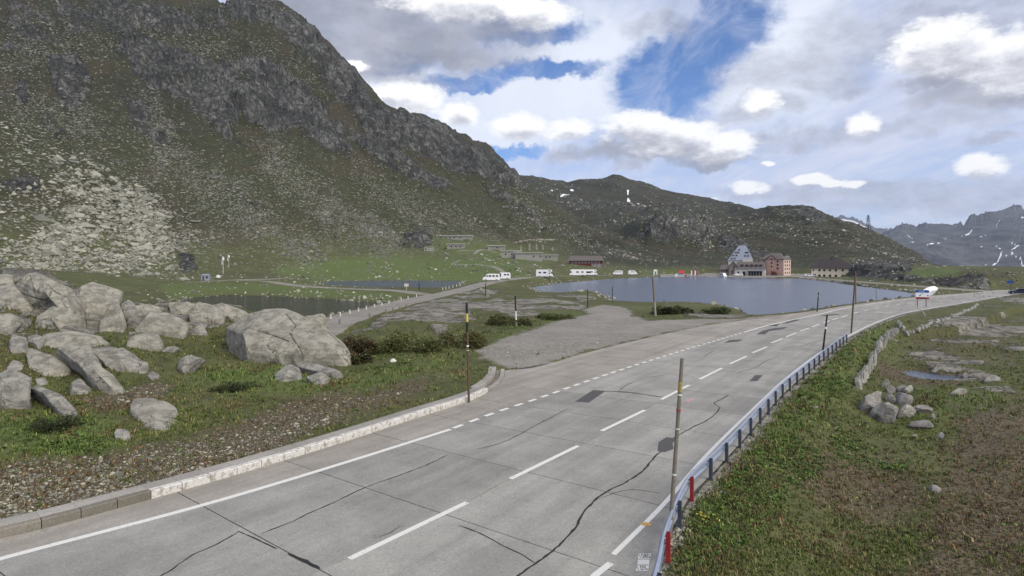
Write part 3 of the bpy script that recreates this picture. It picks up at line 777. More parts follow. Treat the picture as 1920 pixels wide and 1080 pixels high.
def at(px, py=None, Y=None):
    """ground point under a pixel, or in a column at a given distance"""
    if Y is None: return hit(px, py)
    x = (px - 960) * Y / F
    return Vector((x, Y, gz(x, Y)))
# ------------------------------------------------------------------ materials of the setting
def ground_material():
    m, t, b = material("alpine_ground")
    pos = t.new('ShaderNodeNewGeometry').outputs['Position']
    def attr(n):
        a = t.new('ShaderNodeAttribute'); a.attribute_name = n
        s = t.new('ShaderNodeSeparateColor'); t.link(a.outputs['Color'], s.inputs[0])
        return s.outputs
    rock, scree, grav = attr('ma')
    brown, lush, snow = attr('mb')
    sp = t.new('ShaderNodeSeparateXYZ'); t.link(pos, sp.inputs[0])
    n_l = t.noise(pos, .022, 4, .6); n_m = t.noise(pos, .16, 5, .62); n_s = t.noise(pos, 1.3, 5, .62); n_f = t.noise(pos, 9, 4, .65)
    # turf
    g = t.mix(t.step(n_m, .32, .68), (.046, .055, .018), (.095, .096, .040))
    g = t.mix(t.step(n_s, .42, .66), g, (.082, .094, .030))
    g = t.mix(t.math('MULTIPLY', t.step(n_l, .45, .65), .5), g, (.050, .044, .022))
    lf = t.math('MULTIPLY', lush, t.math('ADD', .35, t.math('MULTIPLY', n_s, .9)), clamp=True)
    g = t.mix(lf, g, t.mix(n_s, (.060, .094, .022), (.115, .150, .042)))
    bf = t.step(t.math('ADD', brown, t.math('MULTIPLY', t.math('SUBTRACT', n_s, .5), 1.1)), .25, .8)
    br = t.mix(t.step(n_f, .35, .65), (.040, .029, .018), (.125, .098, .066))
    g = t.mix(t.math('MULTIPLY', bf, .85), g, br)
    g = t.mix(1.0, g, t.ramp(n_f, [(.25, .62), (.75, 1.45)]), 'MULTIPLY')
    ah = t.new('ShaderNodeAttribute'); ah.attribute_name = 'mc'
    heath_shade = t.new('ShaderNodeSeparateColor'); t.link(ah.outputs['Color'], heath_shade.inputs[0])
    heath_shade_col = t.mix(t.step(n_m, .35, .65), (.010, .012, .006), (.027, .028, .013))  # heath tones, lowered further to hold the mountain's cloud shade
    heath_shade_col = t.mix(t.step(n_l, .5, .62), heath_shade_col, (.034, .027, .015))
    heath_shade_col = t.mix(t.math('MULTIPLY', t.step(n_s, .5, .7), .6), heath_shade_col, (.058, .058, .026))
    g = t.mix(t.math('MULTIPLY', heath_shade.outputs[0], .9), g, heath_shade_col)
    # loose stones strewn over the slopes
    vs = t.new('ShaderNodeTexVoronoi', feature='F1'); t.link(t.mapping(pos, scale=(1, .75, 1)), vs.inputs['Vector']); vs.inputs['Scale'].default_value = .62
    sc = t.new('ShaderNodeSeparateColor'); t.link(vs.outputs['Color'], sc.inputs[0])
    thr = t.math('MULTIPLY', t.math('MULTIPLY', scree, .62), t.math('ADD', .25, t.math('MULTIPLY', n_m, 1.5)))
    sf = t.math('MULTIPLY', t.math('LESS_THAN', sc.outputs[0], thr), t.step(vs.outputs['Distance'], .52, .38))
    stone = t.mix(sc.outputs[1], (.11, .11, .088), (.23, .225, .18))
    g = t.mix(sf, g, stone)
    # rock
    rn = t.noise(t.mapping(pos, scale=(.35, .35, .12), rot=(0, math.radians(14), 0)), 1.0, 8, .68, .5)
    near = t.step(sp.outputs[1], 220, 150)
    rock = t.math('ADD', rock, t.math('MULTIPLY', t.math('MULTIPLY', t.math('SUBTRACT', n_s, .5), 1.3), near))
    rf = t.step(t.math('ADD', rock, t.math('ADD', t.math('MULTIPLY', t.math('SUBTRACT', n_m, .5), 1.25), t.math('MULTIPLY', t.math('SUBTRACT', rn, .5), 1.25))), .44, .58)
    rc_far = t.mix(t.step(rn, .34, .68), (.024, .025, .025), (.104, .104, .094))  # cliff colours darkened as well, cloud shade included in the base
    vb = t.new('ShaderNodeTexVoronoi', feature='F1'); t.link(t.vmath('ADD', t.mapping(pos, scale=(.10, .10, .028), rot=(0, math.radians(16), 0)), t.vmath('SCALE', t.noise(pos, .12, 4, colour=True), s=.8)), vb.inputs['Vector']); vb.inputs['Scale'].default_value = 1.0
    vbs = t.new('ShaderNodeSeparateColor'); t.link(vb.outputs['Color'], vbs.inputs[0])
    rc_far = t.mix(1.0, rc_far, t.ramp(vbs.outputs[0], [(0, .5), (1, 1.6)]), 'MULTIPLY')
    rs = t.noise(t.mapping(pos, scale=(.6, 2.2, 3.0), rot=(0, 0, math.radians(12))), .8, 7, .66, .4)
    rc_near = t.mix(t.step(rs, .36, .64), (.105, .097, .082), (.30, .285, .245))
    rc_near = t.mix(t.math('MULTIPLY', t.step(n_f, .54, .72), .5), rc_near, (.10, .095, .08))
    rc = t.mix(near, rc_far, rc_near)
    ck = t.voronoi(t.vmath('ADD', t.mapping(pos, scale=(.12, .12, .036), rot=(0, math.radians(16), 0)), t.vmath('SCALE', t.noise(pos, .22, 5, colour=True), s=.6)), 1.0, 'DISTANCE_TO_EDGE')
    crack = t.math('MULTIPLY', t.step(ck, .11, .0), t.math('SUBTRACT', 1.0, t.math('MULTIPLY', near, .75)))
    rc = t.mix(t.math('MULTIPLY', crack, .75), rc, (.020, .021, .018))
    g = t.mix(rf, g, rc)
    # gravel and packed tracks
    gn = t.noise(pos, 22, 3, .7)
    gc = t.mix(t.step(gn, .34, .66), (.115, .106, .092), (.33, .31, .275))
    gc = t.mix(t.math('MULTIPLY', t.step(n_s, .42, .62), .55), gc, (.15, .138, .118))
    gc = t.mix(t.math('MULTIPLY', t.step(n_m, .45, .62), .45), gc, (.29, .275, .245))
    gf = t.step(t.math('ADD', grav, t.math('MULTIPLY', t.math('SUBTRACT', n_s, .5), 1.0)), .32, .66)
    g = t.mix(gf, g, gc)
    g = t.mix(t.step(t.math('ADD', snow, t.math('MULTIPLY', t.math('SUBTRACT', n_m, .5), .3)), .45, .55), g, (.80, .82, .85))
    t.link(g, b.inputs['Base Color'])
    b.inputs['Roughness'].default_value = .92
    hb = t.math('ADD', t.math('MULTIPLY', n_s, .25), t.math('MULTIPLY', n_f, .07))
    hb = t.math('ADD', hb, t.math('MULTIPLY', t.math('MULTIPLY', rf, rn), 1.6))
    hb = t.math('ADD', hb, t.math('MULTIPLY', sf, .5))
    hb = t.math('SUBTRACT', hb, t.math('MULTIPLY', t.math('MULTIPLY', crack, rf), .8))
    hb = t.math('ADD', hb, t.math('MULTIPLY', t.math('MULTIPLY', gn, gf), .02))
    t.link(t.bump(hb, .9, 1.0), b.inputs['Normal'])
    return m

def water_material():
    m, t, b = material("lake_water")
    pos = t.new('ShaderNodeNewGeometry').outputs['Position']
    b.inputs['Base Color'].default_value = (.060, .078, .120, 1)
    b.inputs['Roughness'].default_value = .22
    b.inputs['IOR'].default_value = 1.33
    b.inputs['Specular IOR Level'].default_value = .5
    w1 = t.noise(t.mapping(pos, scale=(.9, .55, 1), rot=(0, 0, .4)), 1.7, 4, .62, .3)
    w2 = t.noise(pos, .11, 3, .6)
    h = t.math('MULTIPLY', w1, t.math('ADD', .35, t.math('MULTIPLY', w2, 1.3)))
    t.link(t.bump(h, .7, .22), b.inputs['Normal'])
    return m

def rock_material(name, a, c, spk, seed=0.0, sc=1.0, mossy=.25):
    m, t, b = material(name)
    pos = t.new('ShaderNodeNewGeometry').outputs['Position']
    nrm = t.new('ShaderNodeNewGeometry').outputs['Normal']
    p = t.vmath('ADD', pos, (seed, seed * .7, 0))
    n1 = t.noise(p, .9 * sc, 6, .65, .3); n2 = t.noise(p, 5 * sc, 5, .65); n3 = t.noise(p, 24 * sc, 4, .7)
    st = t.noise(t.mapping(p, scale=(.6, .6, 4.5), rot=(.25, .3, 0)), .8 * sc, 5, .6, .5)
    g = t.mix(t.step(n1, .32, .68), a, c)
    g = t.mix(t.math('MULTIPLY', t.step(st, .5, .7), .45), g, tuple(x * .55 for x in a))
    g = t.mix(t.math('MULTIPLY', t.step(n3, .56, .70), .6), g, spk)
    g = t.mix(t.math('MULTIPLY', t.step(n2, .60, .72), .5), g, tuple(min(.5, x * 1.35) for x in c))
    sp = t.new('ShaderNodeSeparateXYZ'); t.link(nrm, sp.inputs[0])
    mo = t.math('MULTIPLY', t.step(n1, .55, .7), mossy)
    g = t.mix(mo, g, (.085, .085, .04))
    ck = t.voronoi(t.vmath('ADD', t.mapping(p, scale=(.30, .30, .42)), t.vmath('SCALE', t.noise(p, 1.2, 4, colour=True), s=.5)), sc, 'DISTANCE_TO_EDGE')
    crack = t.math('MULTIPLY', t.step(ck, .014, .0), t.step(n1, .46, .56))
    g = t.mix(t.math('MULTIPLY', crack, .7), g, (.04, .037, .03))
    t.link(g, b.inputs['Base Color'])
    b.inputs['Roughness'].default_value = .9
    h = t.math('ADD', t.math('MULTIPLY', n1, .5), t.math('ADD', t.math('MULTIPLY', n2, .16), t.math('MULTIPLY', n3, .05)))
    h = t.math('ADD', h, t.math('MULTIPLY', st, .14))
    h = t.math('SUBTRACT', h, t.math('MULTIPLY', crack, .35))
    t.link(t.bump(h, .85, .32 / sc), b.inputs['Normal'])
    return m

def simple(name, colr, rough=.6, metal=0.0, var=.15, scale=4.0, bumpd=0.0):
    m, t, b = material(name)
    tc = t.new('ShaderNodeTexCoord').outputs['Object']
    n = t.noise(tc, scale, 4, .6)
    g = t.mix(1.0, colr, t.ramp(n, [(.2, 1 - var), (.8, 1 + var)]), 'MULTIPLY')
    t.link(g, b.inputs['Base Color'])
    b.inputs['Roughness'].default_value = rough
    b.inputs['Metallic'].default_value = metal
    if bumpd: t.link(t.bump(n, .6, bumpd), b.inputs['Normal'])
    return m

def concrete_material(name, a, c, wear=.3):
    m, t, b = material(name)
    pos = t.new('ShaderNodeNewGeometry').outputs['Position']
    oi = t.new('ShaderNodeObjectInfo').outputs['Random']
    n1 = t.noise(pos, .35, 5, .6, .3); n2 = t.noise(pos, 3.2, 5, .65); n3 = t.noise(pos, 45, 3, .7)
    g = t.mix(t.step(n1, .3, .7), a, c)
    g = t.mix(t.math('MULTIPLY', t.step(n2, .52, .75), wear), g, tuple(x * .72 for x in a))
    g = t.mix(1.0, g, t.ramp(n3, [(.3, .74), (.7, 1.24)]), 'MULTIPLY')
    g = t.mix(1.0, g, t.ramp(oi, [(0, .90), (1, 1.07)]), 'MULTIPLY')
    wt = t.noise(t.mapping(t.mapping(pos, rot=(0, 0, math.radians(-56))), scale=(.05, 1.1, 1)), 1.0, 4, .6)
    g = t.mix(1.0, g, t.ramp(wt, [(.32, .84), (.62, 1.06)]), 'MULTIPLY')
    ag = t.voronoi(pos, 26, 'F1', 'Color'); ags = t.new('ShaderNodeSeparateColor'); t.link(ag, ags.inputs[0])
    g = t.mix(1.0, g, t.ramp(ags.outputs[0], [(0, .80), (.2, .97), (.85, 1.03), (1, 1.22)]), 'MULTIPLY')
    oil = t.step(t.noise(pos, .9, 6, .7, .6), .60, .70)
    g = t.mix(t.math('MULTIPLY', oil, .30), g, (.10, .095, .085))
    t.link(g, b.inputs['Base Color'])
    b.inputs['Roughness'].default_value = .88
    t.link(t.bump(t.math('ADD', n3, t.math('MULTIPLY', n2, .6)), .35, .012), b.inputs['Normal'])
    return m

def paint_material(name, colr, under, worn=.5, scale=9.0):
    m, t, b = material(name)
    pos = t.new('ShaderNodeNewGeometry').outputs['Position']
    n = t.noise(pos, scale, 6, .7); n2 = t.noise(pos, scale * 5, 3, .7)
    f = t.step(t.math('ADD', t.math('MULTIPLY', n, .75), t.math('MULTIPLY', n2, .25)), worn, worn + .07)
    g = t.mix(f, colr, under)
    t.link(g, b.inputs['Base Color'])
    b.inputs['Roughness'].default_value = .8
    return m

M = {}
M['ground'] = ground_material()
M['water'] = water_material()
M['pond'] = water_material(); M['pond'].name = 'pond_water'
M['pond'].node_tree.nodes['Principled BSDF'].inputs['Base Color'].default_value = (.014, .018, .024, 1)
M['pond'].node_tree.nodes['Principled BSDF'].inputs['Roughness'].default_value = .10
M['rock_a'] = rock_material('lichen_granite', (.15, .143, .118), (.335, .32, .27), (.07, .066, .052), 0, 1.3)
M['rock_b'] = rock_material('grey_granite', (.13, .126, .112), (.31, .30, .265), (.06, .06, .052), 31, 1.6, .15)
M['rock_c'] = rock_material('dark_granite', (.15, .14, .13), (.27, .255, .24), (.055, .05, .05), 77, 1.6, .08)
M['slab'] = concrete_material('road_concrete', (.232, .227, .208), (.305, .298, .272), .40)
M['slab_edge'] = concrete_material('shoulder_concrete', (.245, .228, .198), (.310, .290, .256), .45)
M['bed'] = simple('joint_filler', (.05, .048, .045), .9)
M['tar'] = simple('tar_seal', (.022, .022, .023), .7, var=.3)
M['patch'] = simple('asphalt_patch', (.075, .075, .075), .9, var=.25, scale=9)
M['paint'] = paint_material('road_paint', (.60, .60, .57), (.27, .262, .245), .56)
M['kerb'] = concrete_material('kerb_concrete', (.25, .235, .21), (.32, .305, .275))
M['kerb_dark'] = concrete_material('kerb_dark', (.14, .128, .105), (.19, .175, .145), .5)
M['kerb_paint'] = paint_material('kerb_whitewash', (.54, .53, .50), (.33, .305, .27), .50, 5)
M['steel'] = simple('galvanised_steel', (.34, .38, .46), .45, .55, .18, 3)
M['steel_dark'] = simple('weathered_steel', (.075, .085, .115), .55, .4, .25, 3)
M['red'] = simple('red_paint', (.27, .025, .03), .5, var=.2)
M['wood'] = simple('grey_wood', (.17, .15, .125), .85, var=.35, scale=14)
M['wood_pale'] = simple('pale_wood', (.30, .27, .21), .85, var=.3, scale=9)
M['wood_brown'] = simple('brown_wood', (.105, .07, .045), .85, var=.3, scale=12)
M['black'] = simple('black_paint', (.018, .018, .02), .6)
M['old_yellow'] = simple('weathered_yellow', (.30, .25, .10), .8, var=.4, scale=20)
M['old_red'] = simple('weathered_red', (.24, .07, .06), .8, var=.4, scale=20)
M['yellow'] = simple('yellow_paint', (.50, .41, .07), .55)
M['white'] = simple('white_paint', (.72, .73, .74), .5, var=.06)
M['offwhite'] = simple('off_white', (.55, .54, .50), .7, var=.1)
M['glass'] = simple('dark_glass', (.015, .018, .024), .12)
M['tyre'] = simple('tyre_rubber', (.02, .02, .02), .8)
M['blue'] = simple('blue_sign', (.02, .07, .30), .5)
M['snow'] = simple('old_snow', (.78, .79, .82), .8, var=.08, scale=1.5, bumpd=.2)
M['pink'] = simple('pink_render', (.44, .285, .245), .85, var=.1, scale=.5)
M['pale_pink'] = simple('pale_pink_render', (.56, .44, .39), .85, var=.1, scale=.5)
M['cream'] = simple('cream_render', (.74, .62, .46), .85, var=.1, scale=.5)
M['white_wall'] = simple('white_render', (.52, .50, .46), .85, var=.12, scale=.6)
M['grey_wall'] = simple('grey_render', (.20, .175, .155), .85, var=.2, scale=.8)
M['roof'] = simple('grey_roof', (.115, .10, .095), .75, var=.25, scale=.9)
M['roof_dark'] = simple('dark_roof', (.045, .038, .038), .75, var=.25, scale=.9)
M['roof_blue'] = simple('blue_grey_metal_roof', (.23, .255, .31), .5, .1, .12, .7)
M['barn_red'] = simple('dark_red_boards', (.115, .030, .028), .8, var=.25, scale=1.2)
M['stone_wall'] = rock_material('wall_stone', (.22, .215, .195), (.36, .35, .315), (.08, .075, .065), 13, 2.2, .1)
M['bunker'] = simple('bunker_concrete', (.24, .235, .20), .9, var=.3, scale=.5)

# ------------------------------------------------------------------ ground mesh
idx = (np.arange(NU)[:, None] * NR + np.arange(NR)[None, :])
quads = np.stack([idx[:-1, :-1], idx[1:, :-1], idx[1:, 1:], idx[:-1, 1:]], -1).reshape(-1, 4)
co = np.stack([XX, YY, ZT], -1).reshape(-1, 3)
rk = rock[:-1, :-1].ravel(); yq = YY[:-1, :-1].ravel()
smooth = ~((rk > .45) & (yq > 230))
n0 = len(co)
x0, x1 = XX[:, 0].min(), XX[:, 0].max()
co = np.concatenate([co, [(-90, -90, -.3), (90, -90, -.9), (x1, YS[0], -.9), (x0, YS[0], -.1)]])
quads = np.concatenate([quads, [[n0, n0+1, n0+2, n0+3]]]); smooth = np.append(smooth, True)
ground = mesh_np('ground', co, quads, M['ground'], smooth)
z1 = np.zeros_like(ZT); o1 = np.ones_like(ZT)
pad = np.zeros((4, 4))
add_attr(ground, 'ma', np.concatenate([np.stack([rock, scree, grav, o1], -1).reshape(-1, 4), pad]))
add_attr(ground, 'mc', np.concatenate([np.stack([heath, heath, heath, o1], -1).reshape(-1, 4), pad]))
add_attr(ground, 'mb', np.concatenate([np.stack([brown, lush, snow, o1], -1).reshape(-1, 4), pad]))
tag(ground, kind='structure')

# ------------------------------------------------------------------ water
def outset(poly, dd):
    p = np.asarray(poly, float); a = np.sum(p[:, 0] * np.roll(p[:, 1], -1) - np.roll(p[:, 0], -1) * p[:, 1])
    t = np.roll(p, -1, 0) - np.roll(p, 1, 0); n = np.stack([t[:, 1], -t[:, 0]], 1); n /= np.linalg.norm(n, axis=1)[:, None] + 1e-9
    return p + n * (dd if a > 0 else -dd)
for pl, nm, z in ((lakes[0], 'lake_water', Z_W), (lakes[1], 'pond_water', Z_W), (lakes[2], 'pond_water', Z_W), (pud, 'puddle_water', Z_P)):
    pp = outset(pl, 1.4 if nm != 'puddle_water' else .15)
    o = link_mesh(nm, [(x, y, z) for x, y in pp], [tuple(range(len(pp)))], M['pond'] if pl is lakes[1] else M['water'])
    if o.data.polygons[0].normal.z < 0: o.data.flip_normals()
    tag(o, kind='structure')

# ------------------------------------------------------------------ far ranges
def far_material():
    m, t, b = material("far_mountain")
    pos = t.new('ShaderNodeNewGeometry').outputs['Position']
    a = t.new('ShaderNodeAttribute'); a.attribute_name = 'ma'
    s = t.new('ShaderNodeSeparateColor'); t.link(a.outputs['Color'], s.inputs[0])
    n = t.noise(pos, .006, 7, .65); n2 = t.noise(pos, .03, 5, .65)
    g = t.mix(t.step(n, .35, .65), (.026, .030, .030), (.080, .084, .088))
    g = t.mix(t.math('MULTIPLY', t.step(n2, .5, .7), .5), g, (.115, .115, .115))
    sn = t.step(t.math('ADD', s.outputs[0], t.math('MULTIPLY', t.math('SUBTRACT', n2, .5), .9)), .46, .56)
    g = t.mix(sn, g, (.66, .69, .74))
    t.link(g, b.inputs['Base Color']); b.inputs['Roughness'].default_value = .95
    return m
M['far'] = far_material()
def far_range(name, crest, toe_py, Yc, Yt, u0, u1, du, nv, amp, snows, seed):
    us = np.arange(u0, u1, du); vs = np.linspace(0, 1.25, nv)
    U, V = np.meshgrid(us, vs, indexing='ij')
    cr = np.array(crest, float); pc = np.interp(U, cr[:, 0], cr[:, 1])
    Y = Yt + (Yc - Yt) * V
    tt = np.clip(V, 0, 1)
    kk = np.exp(-np.linspace(-2.2, 2.2, 61) ** 2); kk /= kk.sum()
    pcs = np.convolve(np.pad(pc[:, 0], 30, mode='edge'), kk, 'valid')[:, None]
    bl_ = sstep(V, .72, .97); pc = pcs * (1 - bl_) + pc * bl_
    zt = H - (toe_py - HZ) * Yt / F; zc = H - (pc - HZ) * Yc / F
    Z = zt + (zc - zt) * (tt ** 1.15) - np.clip(V - 1, 0, 1) * (zc - zt) * 2.2
    X = (U - 960) * Y / F
    sc = Yc / 9.0
    X2 = X / sc; Y2 = Y / sc
    rid = fbm(X2 * 1.6, Y2 * .9 + seed, seed + Z / sc * .5, 6, .52, ridged=True)
    env = np.where(V > .97, .35, np.clip(V * 3, 0, 1))
    Z = Z + amp * rid * env + amp * .28 * fbm(U / 5.0, V * 0, seed + 3, 3, ridged=True) * sstep(V, .8, 1.0)
    sn = np.zeros_like(Z)
    PYv = HZ + (H - Z) * F / Y
    w1 = 5 * fbm(U / 7, PYv / 7, seed, 3)
    for pl, wd in snows:
        d, _ = seg_dist(U + w1, PYv, pl); sn = np.maximum(sn, np.clip(1.15 - d / (wd * .85), 0, 1))
    i = np.arange(len(us))[:, None] * nv + np.arange(nv)[None, :]
    q = np.stack([i[:-1, :-1], i[1:, :-1], i[1:, 1:], i[:-1, 1:]], -1).reshape(-1, 4)
    o = mesh_np(name, np.stack([X, Y, Z], -1).reshape(-1, 3), q, M['far'], False)
    add_attr(o, 'ma', np.stack([sn, sn, sn, np.ones_like(sn)], -1).reshape(-1, 4) * .86)
    tag(o, kind='structure')
    return o
far_range('mountain_range', [(1200, 480), (1560, 470), (1640, 455), (1660, 437), (1692, 424), (1722, 432), (1742, 425), (1756, 425), (1766, 419), (1785, 425), (1800, 421), (1808, 429), (1815, 415), (1832, 411), (1850, 406), (1872, 400), (1886, 400), (1902, 392), (1920, 399), (1960, 384), (2080, 372), (2300, 395), (2700, 380), (3500, 420)],
          525, 5200, 2800, 1250, 3400, 2.6, 110, 75, [
    ([(1738, 459), (1752, 456), (1762, 456)], 2), ([(1702, 440), (1712, 448)], 1.6), ([(1800, 443), (1814, 439), (1822, 432)], 2), ([(1868, 425), (1874, 414)], 1.8),
    ([(1866, 460), (1878, 470), (1880, 478), (1862, 498)], 2.2), ([(1880, 478), (1894, 480), (1900, 466), (1920, 452)], 2.2), ([(1900, 476), (1916, 486), (1918, 500)], 2.6), ([(1826, 448), (1842, 440), (1858, 444)], 1.6),
    ([(1824, 472), (1834, 464), (1846, 462)], 1.6), ([(1848, 496), (1856, 497)], 1.8), ([(1890, 452), (1912, 462)], 2.2), ([(1704, 454), (1714, 454)], 1.4), ([(1770, 446), (1782, 450)], 1.4), ([(1905, 410), (1925, 405)], 1.5), ([(1950, 420), (1980, 450)], 3), ([(1960, 470), (2000, 440)], 3)], 3.1)
far_range('mountain_range', [(1200, 470), (1500, 420), (1560, 412), (1580, 408), (1590, 410), (1597, 407), (1612, 414), (1625, 422), (1640, 428), (1655, 433), (1675, 434), (1720, 440), (1900, 450)],
          500, 8200, 5600, 1350, 1900, 2.2, 70, 85, [([(1580, 412), (1600, 416), (1618, 424), (1626, 430)], 3.2), ([(1632, 440), (1640, 446)], 2)], 8.7)
# ------------------------------------------------------------------ road: concrete slabs on a dark bed
def cross(line, p, n, side):
    """distance along n (side=+1/-1) from p to a polyline"""
    best = None
    for i in range(len(line) - 1):
        a = line[i]; e = line[i+1] - a
        den = n[0]*e[1] - n[1]*e[0]
        if abs(den) < 1e-9: continue
        w = a - p
        tt = (w[0]*e[1] - w[1]*e[0]) / den
        ss = (w[0]*n[1] - w[1]*n[0]) / den
        if -1e-6 <= ss <= 1+1e-6 and tt * side > .05:
            if best is None or abs(tt) < abs(best): best = tt
    return best
W1_PX = [(-420, 1176), (-60, 1066), (0, 1048), (370, 950), (600, 882), (845, 805), (930, 773), (1006, 748), (1100, 715), (1200, 682), (1300, 651), (1395, 623), (1440, 610), (1545, 587), (1600, 575), (1700, 561.5), (1830, 550), (1893, 543.5), (1960, 538)]
W1 = np.concatenate([[(-34.0, -2.0)], gline(W1_PX, sub=6)])
Cs = resample(Cw, .25)
ctan = np.gradient(Cs, axis=0); ctan /= np.linalg.norm(ctan, axis=1)[:, None]
cnor = np.stack([-ctan[:, 1], ctan[:, 0]], 1)            # to the left
def s_of(p):
    return int(np.argmin(np.hypot(Cs[:, 0] - p[0], Cs[:, 1] - p[1])))
road = None
stations = []
YST = [5.0, 8.4, 12.1, 15.8, 19.4, 23.3, 26.9, 30.7, 34.6, 38.4]
while YST[-1] < 190: YST.append(YST[-1] + (3.85 if YST[-1] < 90 else 3.6))
for ys in YST:
    i = int(np.argmin(np.abs(Cs[:, 1] - ys)))
    if i >= len(Cs) - 2: continue
    p = Cs[i]; n = cnor[i]
    l = cross(Lw, p, n, 1); w = cross(W1, p, n, 1); r = cross(Rw, p, n, -1)
    if None not in (l, w, r) and (not stations or i > stations[-1][0]): stations.append((i, p + n*l, p + n*min(w, l - .05), p, p + n*r))
bed = MB()
for a, b in zip(stations[:-1], stations[1:]):
    bed.quad((*a[4], -.03), (*b[4], -.03), (*b[1], -.03), (*a[1], -.03))
road = bed.build('road', M['bed']); tag(road, kind='structure')
def between(line, i0, i1):
    out = []
    for q in line:
        k = s_of(q)
        if i0 < k < i1 and np.hypot(*(q - Cs[k])) < 25: out.append((k, q))
    out.sort(key=lambda e: e[0])
    return [q for _, q in out]
def slab(poly, mat, jig):
    poly = [np.asarray(p) for p in poly]
    c = sum(poly) / len(poly)
    # pull in by the joint
    q = []
    n = len(poly)
    pp = outset(np.array(poly), -.02)
    z = rng.normal(0, .0012)
    top = [(x, y, z) for x, y in pp]; bot = [(x, y, -.028) for x, y in pp]
    fs = [tuple(range(n))] + [((k+1) % n, k, n+k, n+(k+1) % n) for k in range(n)]
    o = link_mesh('slab', top + bot, fs, mat, road)
    if o.data.polygons[0].normal.z < 0: o.data.flip_normals()
    return o
for a, b in zip(stations[:-1], stations[1:]):
    i0, i1 = a[0] + 1, b[0] - 1
    lb, wb, cb, rb = (between(x, i0, i1) for x in (Lw, W1, Cs[::4], Rw))
    slab([a[1], a[2]] + wb + [b[2], b[1]] + lb[::-1], M['slab_edge'], 0)
    slab([a[2], a[3]] + cb + [b[3], b[2]] + wb[::-1], M['slab'], 0)
    slab([a[3], a[4]] + rb + [b[4], b[3]] + cb[::-1], M['slab'], 0)

def ribbon(line, width, z=.006, ragged=0.0):
    line = np.asarray(line, float)[:, :2]
    t = np.gradient(line, axis=0); t /= np.linalg.norm(t, axis=1)[:, None] + 1e-9
    n = np.stack([-t[:, 1], t[:, 0]], 1)
    k = len(line)
    w = np.full(k, width / 2) if np.isscalar(width) else np.asarray(width) / 2
    wl = w * (1 + ragged * rng.uniform(-1, 1, k)); wr = w * (1 + ragged * rng.uniform(-1, 1, k))
    a = line + n * wl[:, None]; b = line - n * wr[:, None]
    v = [(x, y, z) for x, y in a] + [(x, y, z) for x, y in b]
    f = [(k+i, k+i+1, i+1, i) for i in range(k-1)]
    return v, f
def stripe(name, line, width, mat, z=.006, ragged=0.0):
    v, f = ribbon(line, width, z, ragged)
    return link_mesh(name, v, f, mat, road)
def gl(pts, sub=6): return gline(pts, 0.0, sub)
stripe('edge_line', resample(gl(W1_PX[1:6]), .8), .25, M['paint'])
stripe('edge_line', resample(gl(W1_PX[11:18]), .8), .25, M['paint'])
stripe('edge_line', resample(gl([(1150, 1040), (1225, 966), (1262, 926), (1328, 850), (1405, 774), (1470, 713), (1538, 661), (1600, 625), (1650, 601.5), (1702, 585.5), (1800, 569), (1893, 553)]), .6), .16, M['paint'])
stripe('edge_line', gl([(1112, 1082), (1145, 1056)], 2), .2, M['paint'])
dl_line = resample(gl([(850, 803), (930, 773), (1006, 748), (1100, 715), (1200, 682), (1300, 651), (1392, 624)]), .05)
st = 0
while st + 18 < len(dl_line):
    stripe('lane_dash', dl_line[st:st+16:5], .24, M['paint'])
    st += 27 if st < 900 else 29
for a, b in [((655, 1048), (876, 942)), ((957, 898), (1084, 836)), ((1128, 808), (1209, 769)), ((1240, 749), (1292, 722)), ((1312, 711), (1354, 690)), ((1368, 682.5), (1400, 668)), ((1411, 661.5), (1438, 650.5)), ((1446, 643), (1467, 635)),
             ((1474, 631.5), (1494, 624)), ((1500, 621), (1517, 615)), ((1522, 613), (1536, 608)), ((1544, 605.5), (1556, 601.3)), ((1560, 599.8), (1572, 596.2)), ((1577, 594.6), (1589, 591.2)), ((1600, 587.6), (1608, 585.4)), ((1620, 582.8), (1628, 581)), ((1641, 578.8), (1648, 577.3)), ((1659, 575), (1667, 573.6)), ((1680, 571.5), (1688, 570.3)), ((1700, 568.4), (1708, 567.4)), ((1722, 565.8), (1731, 564.6)), ((1838, 552.6), (1860, 550.4))]:
    L = np.array([tuple(G(*a))[:2], tuple(G(*b))[:2]])
    stripe('lane_dash', resample(L, .7), .21, M['paint'], .0065)
TAR = [
 ([(860, 985), (895, 998), (920, 1010), (945, 1024), (975, 1038), (1003, 1056)], .05),
 ([(446, 996), (470, 1006), (520, 1030)], .05), ([(700, 1010), (730, 1000), (752, 985)], .03), ([(1120, 936), (1180, 918), (1240, 925)], .03),
 ([(540, 1038), (572, 1053), (600, 1066)], .13),
 ([(448, 996), (400, 1022), (360, 1040), (330, 1062), (296, 1084)], .06), ([(490, 1001), (560, 972), (620, 945), (690, 912), (760, 888), (800, 872), (840, 852)], .05),

 ([(964, 1084), (1010, 1052), (1045, 1025), (1070, 1000), (1095, 965), (1120, 935), (1170, 905), (1205, 880), (1222, 860), (1240, 846)], .075),
 ([(1262, 822), (1300, 800), (1330, 785), (1348, 765), (1338, 757), (1346, 752), (1366, 740)], .07),
 ([(893, 843), (940, 830), (980, 810), (1020, 788), (1065, 766)], .05),
 
 ([(1160, 733), (1175, 722), (1190, 716)], .06), ([(1380, 700), (1410, 690), (1440, 675), (1462, 668)], .06),
 ([(1128, 733), (1180, 736), (1243, 745)], .17), ([(1500, 651), (1530, 640), (1562, 632)], .06),
 ([(1216, 708), (1246, 703)], .06), ([(1320, 668), (1338, 658)], .08), ([(1468, 656), (1492, 648)], .05),
]
